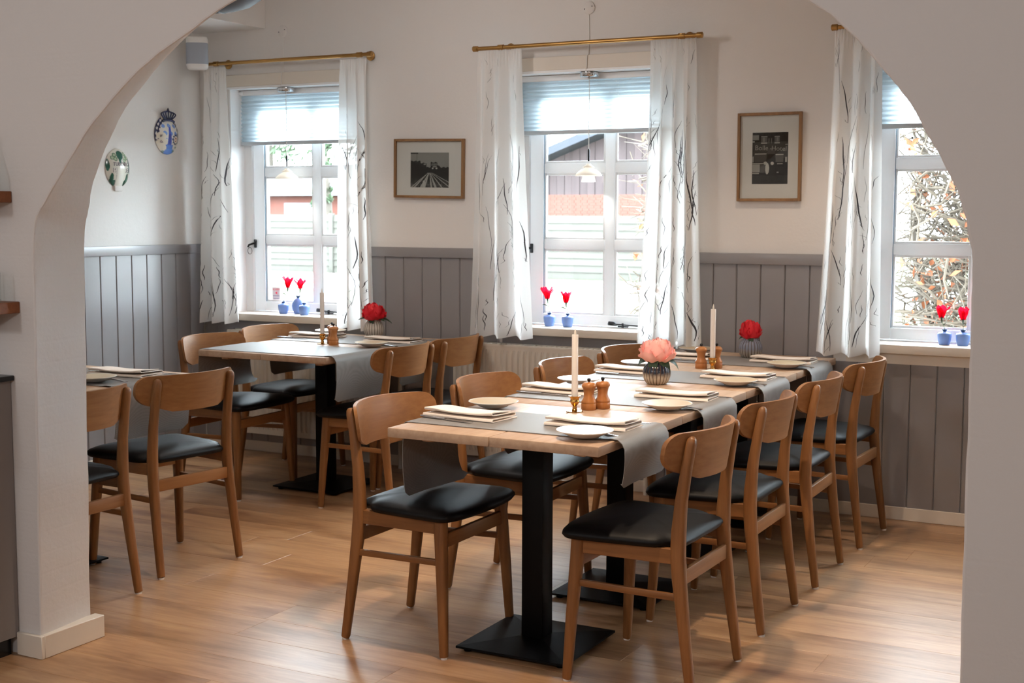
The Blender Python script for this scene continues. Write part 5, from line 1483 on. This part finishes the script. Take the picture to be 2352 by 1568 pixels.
# ------------------------------------------------------------------ outside
GZ = -0.5
M['lawn'] = plain('winter_lawn', (58, 66, 30), 0.9, var=0.4)
M['bounce'] = plain('pale_bounce_surface', (206, 204, 202), 0.9)  # added pale surface, reflects skylight into the room
M['road'] = plain('pale_gravel_path', (214,212,208), 0.9)
M['conc'] = plain('weathered_fence_slat', (50, 48, 42), 0.9, var=0.1)
M['brick'] = plain('red_brick', (92, 50, 40), 0.85, var=0.1)
M['mortar'] = plain('mortar', (84,60,52), 0.9)
M['barn'] = wood('brown_barn_board', (62, 50, 50), (50, 40, 40), 2, 0.8, 8, 2)
M['slate'] = plain('blue_grey_roofing', (25, 29, 37), 0.8, var=0.06)
M['garage'] = plain('pale_garage_door', (110, 120, 124), 0.6)
M['bark'] = plain('grey_bark', (60, 53, 46), 0.9, var=0.2)
M['twigs'] = plain('beech_twigs', (66, 57, 46), 0.9, var=0.3)
M['dryleaf'] = plain('dry_beech_leaf', (120, 66, 34), 0.8, var=0.3)
M['foliage'] = plain('evergreen_foliage', (48, 64, 40), 0.8, var=0.3)


def ground(name, x0, x1, y0, y1, mat, z):
    o = MB().bb(x0, x1, y0, y1, z - 0.05, z).build(name, mat); o['kind'] = 'structure'; return o


ground('lawn_ground', -60, 30, YW + 0.5, 100, M['lawn'], GZ)
ground('gravel_path', -60, 20, 27.5, 34.3, M['road'], GZ + 0.01)
ground('bounce_ground', -20, 12, YW + 0.5, 15.0, M['bounce'], GZ + 0.02)  # unseen reflector below the sill line, added to bounce skylight indoors

# slatted fence across the lawn: posts and overlapping boards
def fence(label, x0, x1, y, n):
    root = thing('board_fence', label, 'fence', (x0, y, GZ), group='garden fence panels')
    w = (x1 - x0) / n
    for i in range(n + 1):
        MB().bb(i * w - 0.07, i * w + 0.07, -0.09, 0.06, 0, 1.88, ch=0.01).build('fence_post', M['conc'], root)
    for i in range(n):
        for k in range(9):
            b = MB(); z = 0.03 + 0.2 * k
            b.prism([(-0.03, z), (0.0, z), (0.03, z + 0.212), (0.005, z + 0.212)], i * w + 0.071, (i + 1) * w - 0.071, axis=0); b.build('fence_board', M['conc'], root)
    return root


fence('pale board fence beyond the lawn, seen through the left and middle windows', -43.0, -10.0, 34.5, 9)

# brown barn with red brick base
bx0, bx1, by = -20.6, -10.6, 38.0
bn = thing('barn', 'brown boarded barn on a red brick base, seen through the middle window', 'barn', ((bx0 + bx1) / 2, by, GZ))
hw = (bx1 - bx0) / 2; zb1 = 1.99 - GZ
MB().bb(-hw, hw, 0, 8, 0, zb1).build('brick_base', M['mortar'], bn)
bk = MB(); rws = int(1.1 / 0.085)
for r in range(rws):
    z = zb1 - 0.085 * (r + 1) + 0.006
    nb = 44
    for i in range(nb):
        x0 = -hw + 2 * hw * i / nb + (0.06 if r % 2 else 0); bk.bb(x0, x0 + 2 * hw / nb - 0.014, -0.012, 0.0, z, z + 0.073)
o = bk.build('bricks', M['brick'], bn); o['kind'] = 'stuff'
ez, rz_ = 2.38 - GZ, 2.38 - GZ + hw * 0.365
nbd = 38
for i in range(nbd):
    x0 = -hw + 2 * hw * i / nbd; x1 = x0 + 2 * hw / nbd - 0.012
    h0 = ez + (rz_ - ez) * (1 - abs(x0) / hw); h1 = ez + (rz_ - ez) * (1 - abs(x1) / hw)
    b = MB(); d = 0.02 if i % 2 else 0.0
    b.add([(x0, d, zb1), (x1, d, zb1), (x1, d, h1), (x0, d, h0), (x0, d + 0.05, zb1), (x1, d + 0.05, zb1), (x1, d + 0.05, h1), (x0, d + 0.05, h0)], [(0, 1, 2, 3), (7, 6, 5, 4), (0, 4, 5, 1), (1, 5, 6, 2), (2, 6, 7, 3), (3, 7, 4, 0)])
    b.build('wall_board', M['barn'], bn)
for s in (-1, 1):
    b = MB(); sl = (rz_ - ez) / hw; e = 0.7
    p = [(s * (hw + e), ez - e * sl), (0, rz_), (0, rz_ + 0.26), (s * (hw + e), ez - e * sl + 0.26)]
    b.prism(p, -0.9, 8.5); b.build('roof_slope', M['slate'], bn)

# low red house with a grey roof
hx0, hx1, hy = -40.5, -25.0, 39.0
ho = thing('brick_house', 'low red brick house with blue-grey roof, seen through the left window', 'house', ((hx0 + hx1) / 2, hy, GZ)); hw2 = (hx1 - hx0) / 2
MB().bb(-hw2, hw2, 0, 7, 0, 2.08 - GZ).build('brick_wall', M['brick'], ho)
b = MB(); b.add([(-hw2 - 0.5, -0.6, 2.0 - GZ), (hw2 + 0.3, -0.6, 2.0 - GZ), (hw2 + 0.3, 3.5, 2.85 - GZ), (-hw2 - 0.5, 3.5, 2.85 - GZ), (-hw2 - 0.5, 7.6, 2.0 - GZ), (hw2 + 0.3, 7.6, 2.0 - GZ)], [(0, 1, 2, 3), (3, 2, 5, 4), (0, 3, 4), (1, 5, 2), (0, 4, 5, 1)]); b.build('roof', M['slate'], ho)
for x in (-5.0, 3.7):
    d = MB().bb(x - 0.9, x + 0.9, -0.05, 0.0, 0.05, 2.25).build('garage_door', M['garage'], ho)
    for k in range(5):
        MB().bb(x - 0.87, x + 0.87, -0.07, -0.05, 0.08 + 0.43 * k, 0.49 + 0.43 * k, ch=0.01).build('door_slat', M['garage'], d)
for x in (-1.2, 6.0):
    f = MB().bb(x - 0.55, x + 0.55, -0.06, 0.0, 1.0, 2.05).build('window', M['white'], ho)
    MB().bb(x - 0.47, x + 0.47, -0.075, -0.06, 1.08, 1.97).build('pane', M['slate'], f)

# trees behind the house
def tree(label, x, y, h, r, seed, lean=0.0):
    rs = random.Random(seed); root = thing('tree', label, 'tree', (x, y, GZ), 0, 'evergreen trees behind the house')
    MB().tube([(0, 0, 0), (0.1, 0, h * 0.3), (lean * 0.5, 0, h * 0.6), (lean, 0, h * 0.9)], [0.28, 0.22, 0.15, 0.05], 8).build('trunk', M['bark'], root)
    for k in range(7):
        z = h * rs.uniform(0.3, 0.8); a = rs.uniform(0, 6.28); l = r * rs.uniform(0.6, 1.0)
        MB().tube([(lean * z / h, 0, z), (lean * z / h + l * 0.6 * math.cos(a), l * 0.6 * math.sin(a), z + 0.4), (lean * z / h + l * math.cos(a), l * math.sin(a), z + 0.6)], [0.09, 0.06, 0.02], 6).build('branch', M['bark'], root)
    b = MB()
    for _ in range(34):
        a = rs.uniform(0, 6.28); t = rs.uniform(0.25, 1.0); q = r * math.sqrt(rs.random()) * (1.15 - 0.5 * t)
        c = Vector((lean * t + q * math.cos(a), q * math.sin(a), h * t)); s = rs.uniform(0.5, 1.0) * r * 0.42
        for _2 in range(60):
            d = Vector((rs.gauss(0, 1), rs.gauss(0, 1), rs.gauss(0, 0.7))).normalized() * s * rs.random() ** 0.4
            n = Vector((rs.gauss(0, 1), rs.gauss(0, 1), rs.gauss(0, 1))).normalized(); u = n.orthogonal().normalized() * rs.uniform(0.10, 0.2); v = n.cross(u) * 0.7; p = c + d
            b.add([p - u, p - v * 0.6, p + u, p + v * 0.6], [(0, 1, 2, 3)])
    o = b.build('foliage', M['foliage'], root, 10, False); o['kind'] = 'stuff'
    return root


tree('pale green evergreen behind the house, left one in the left window', -42.0, 53.5, 8.8, 2.6, 1)
tree('bushy evergreen behind the house, right one in the left window', -35.2, 53.0, 9.5, 2.8, 2)
tree('slim evergreen standing in front of the house, right part of the left window', -26.9, 37.2, 5.6, 0.32, 3)

# leafless beech hedge with a few dry leaves
def hedge(label, x0, x1, y0, y1, h, seed, nst, ntw, nlf):
    rs = random.Random(seed); root = thing('beech_hedge', label, 'hedge', ((x0 + x1) / 2, (y0 + y1) / 2, GZ), group='bare beech hedges')
    hx, hy = (x1 - x0) / 2, (y1 - y0) / 2
    for i in range(nst):
        x = -hx + 2 * hx * (i + 0.5) / nst + rs.uniform(-0.1, 0.1); y = rs.uniform(-0.15, 0.15)
        MB().tube([(x, y, 0), (x + rs.uniform(-0.1, 0.1), y, h * 0.35), (x + rs.uniform(-0.2, 0.2), y + rs.uniform(-0.1, 0.1), h * 0.7), (x + rs.uniform(-0.3, 0.3), y, h)], [0.055, 0.045, 0.03, 0.01], 7).build('trunk', M['bark'], root)
    b = MB()
    for _ in range(ntw):
        p = Vector((rs.uniform(-hx, hx), rs.uniform(-hy, hy), rs.uniform(0.1, h))); d = Vector((rs.gauss(0, 1), rs.gauss(0, 0.7), rs.gauss(0.1, 0.6))).normalized(); L = rs.uniform(0.12, 0.45)
        m_ = p + d * L * 0.5 + Vector((rs.gauss(0, 0.03), rs.gauss(0, 0.03), rs.gauss(0, 0.03))); e = m_ + (d + Vector((rs.gauss(0, 0.4), rs.gauss(0, 0.4), rs.gauss(0, 0.4)))) * L * 0.5
        r = rs.choice([0.003, 0.0045, 0.006, 0.009]); b.tube([p, m_, e], [r, r * 0.8, r * 0.4], 4, cap=False)
    o = b.build('twigs', M['twigs'], root, 60, False); o['kind'] = 'stuff'
    b = MB()
    for _ in range(nlf):
        p = Vector((rs.uniform(-hx, hx), rs.uniform(-hy - 0.03, hy), rs.uniform(0.1, h))); n = Vector((rs.gauss(0, 1), rs.gauss(-0.6, 1), rs.gauss(0, 1))).normalized(); u = n.orthogonal().normalized(); u = (Matrix.Rotation(rs.uniform(0, 6), 3, n) @ u) * rs.uniform(0.025, 0.05); v = n.cross(u) * 0.5
        b.add([p - u, p - v, p + u, p + v + n * 0.008], [(0, 1, 2), (0, 2, 3)])
    o = b.build('dry_leaves', M['dryleaf'], root, 10, False); o['kind'] = 'stuff'
    return root


hedge('bare beech hedge with dry brown leaves close outside the right-hand window', -1.72, 1.3, 8.3, 9.1, 2.6, 1, 9, 9500, 3600)
hedge('end of a bare beech hedge showing at the right edge of the middle window', -3.95, -3.0, 9.4, 10.2, 2.5, 2, 3, 1800, 700)
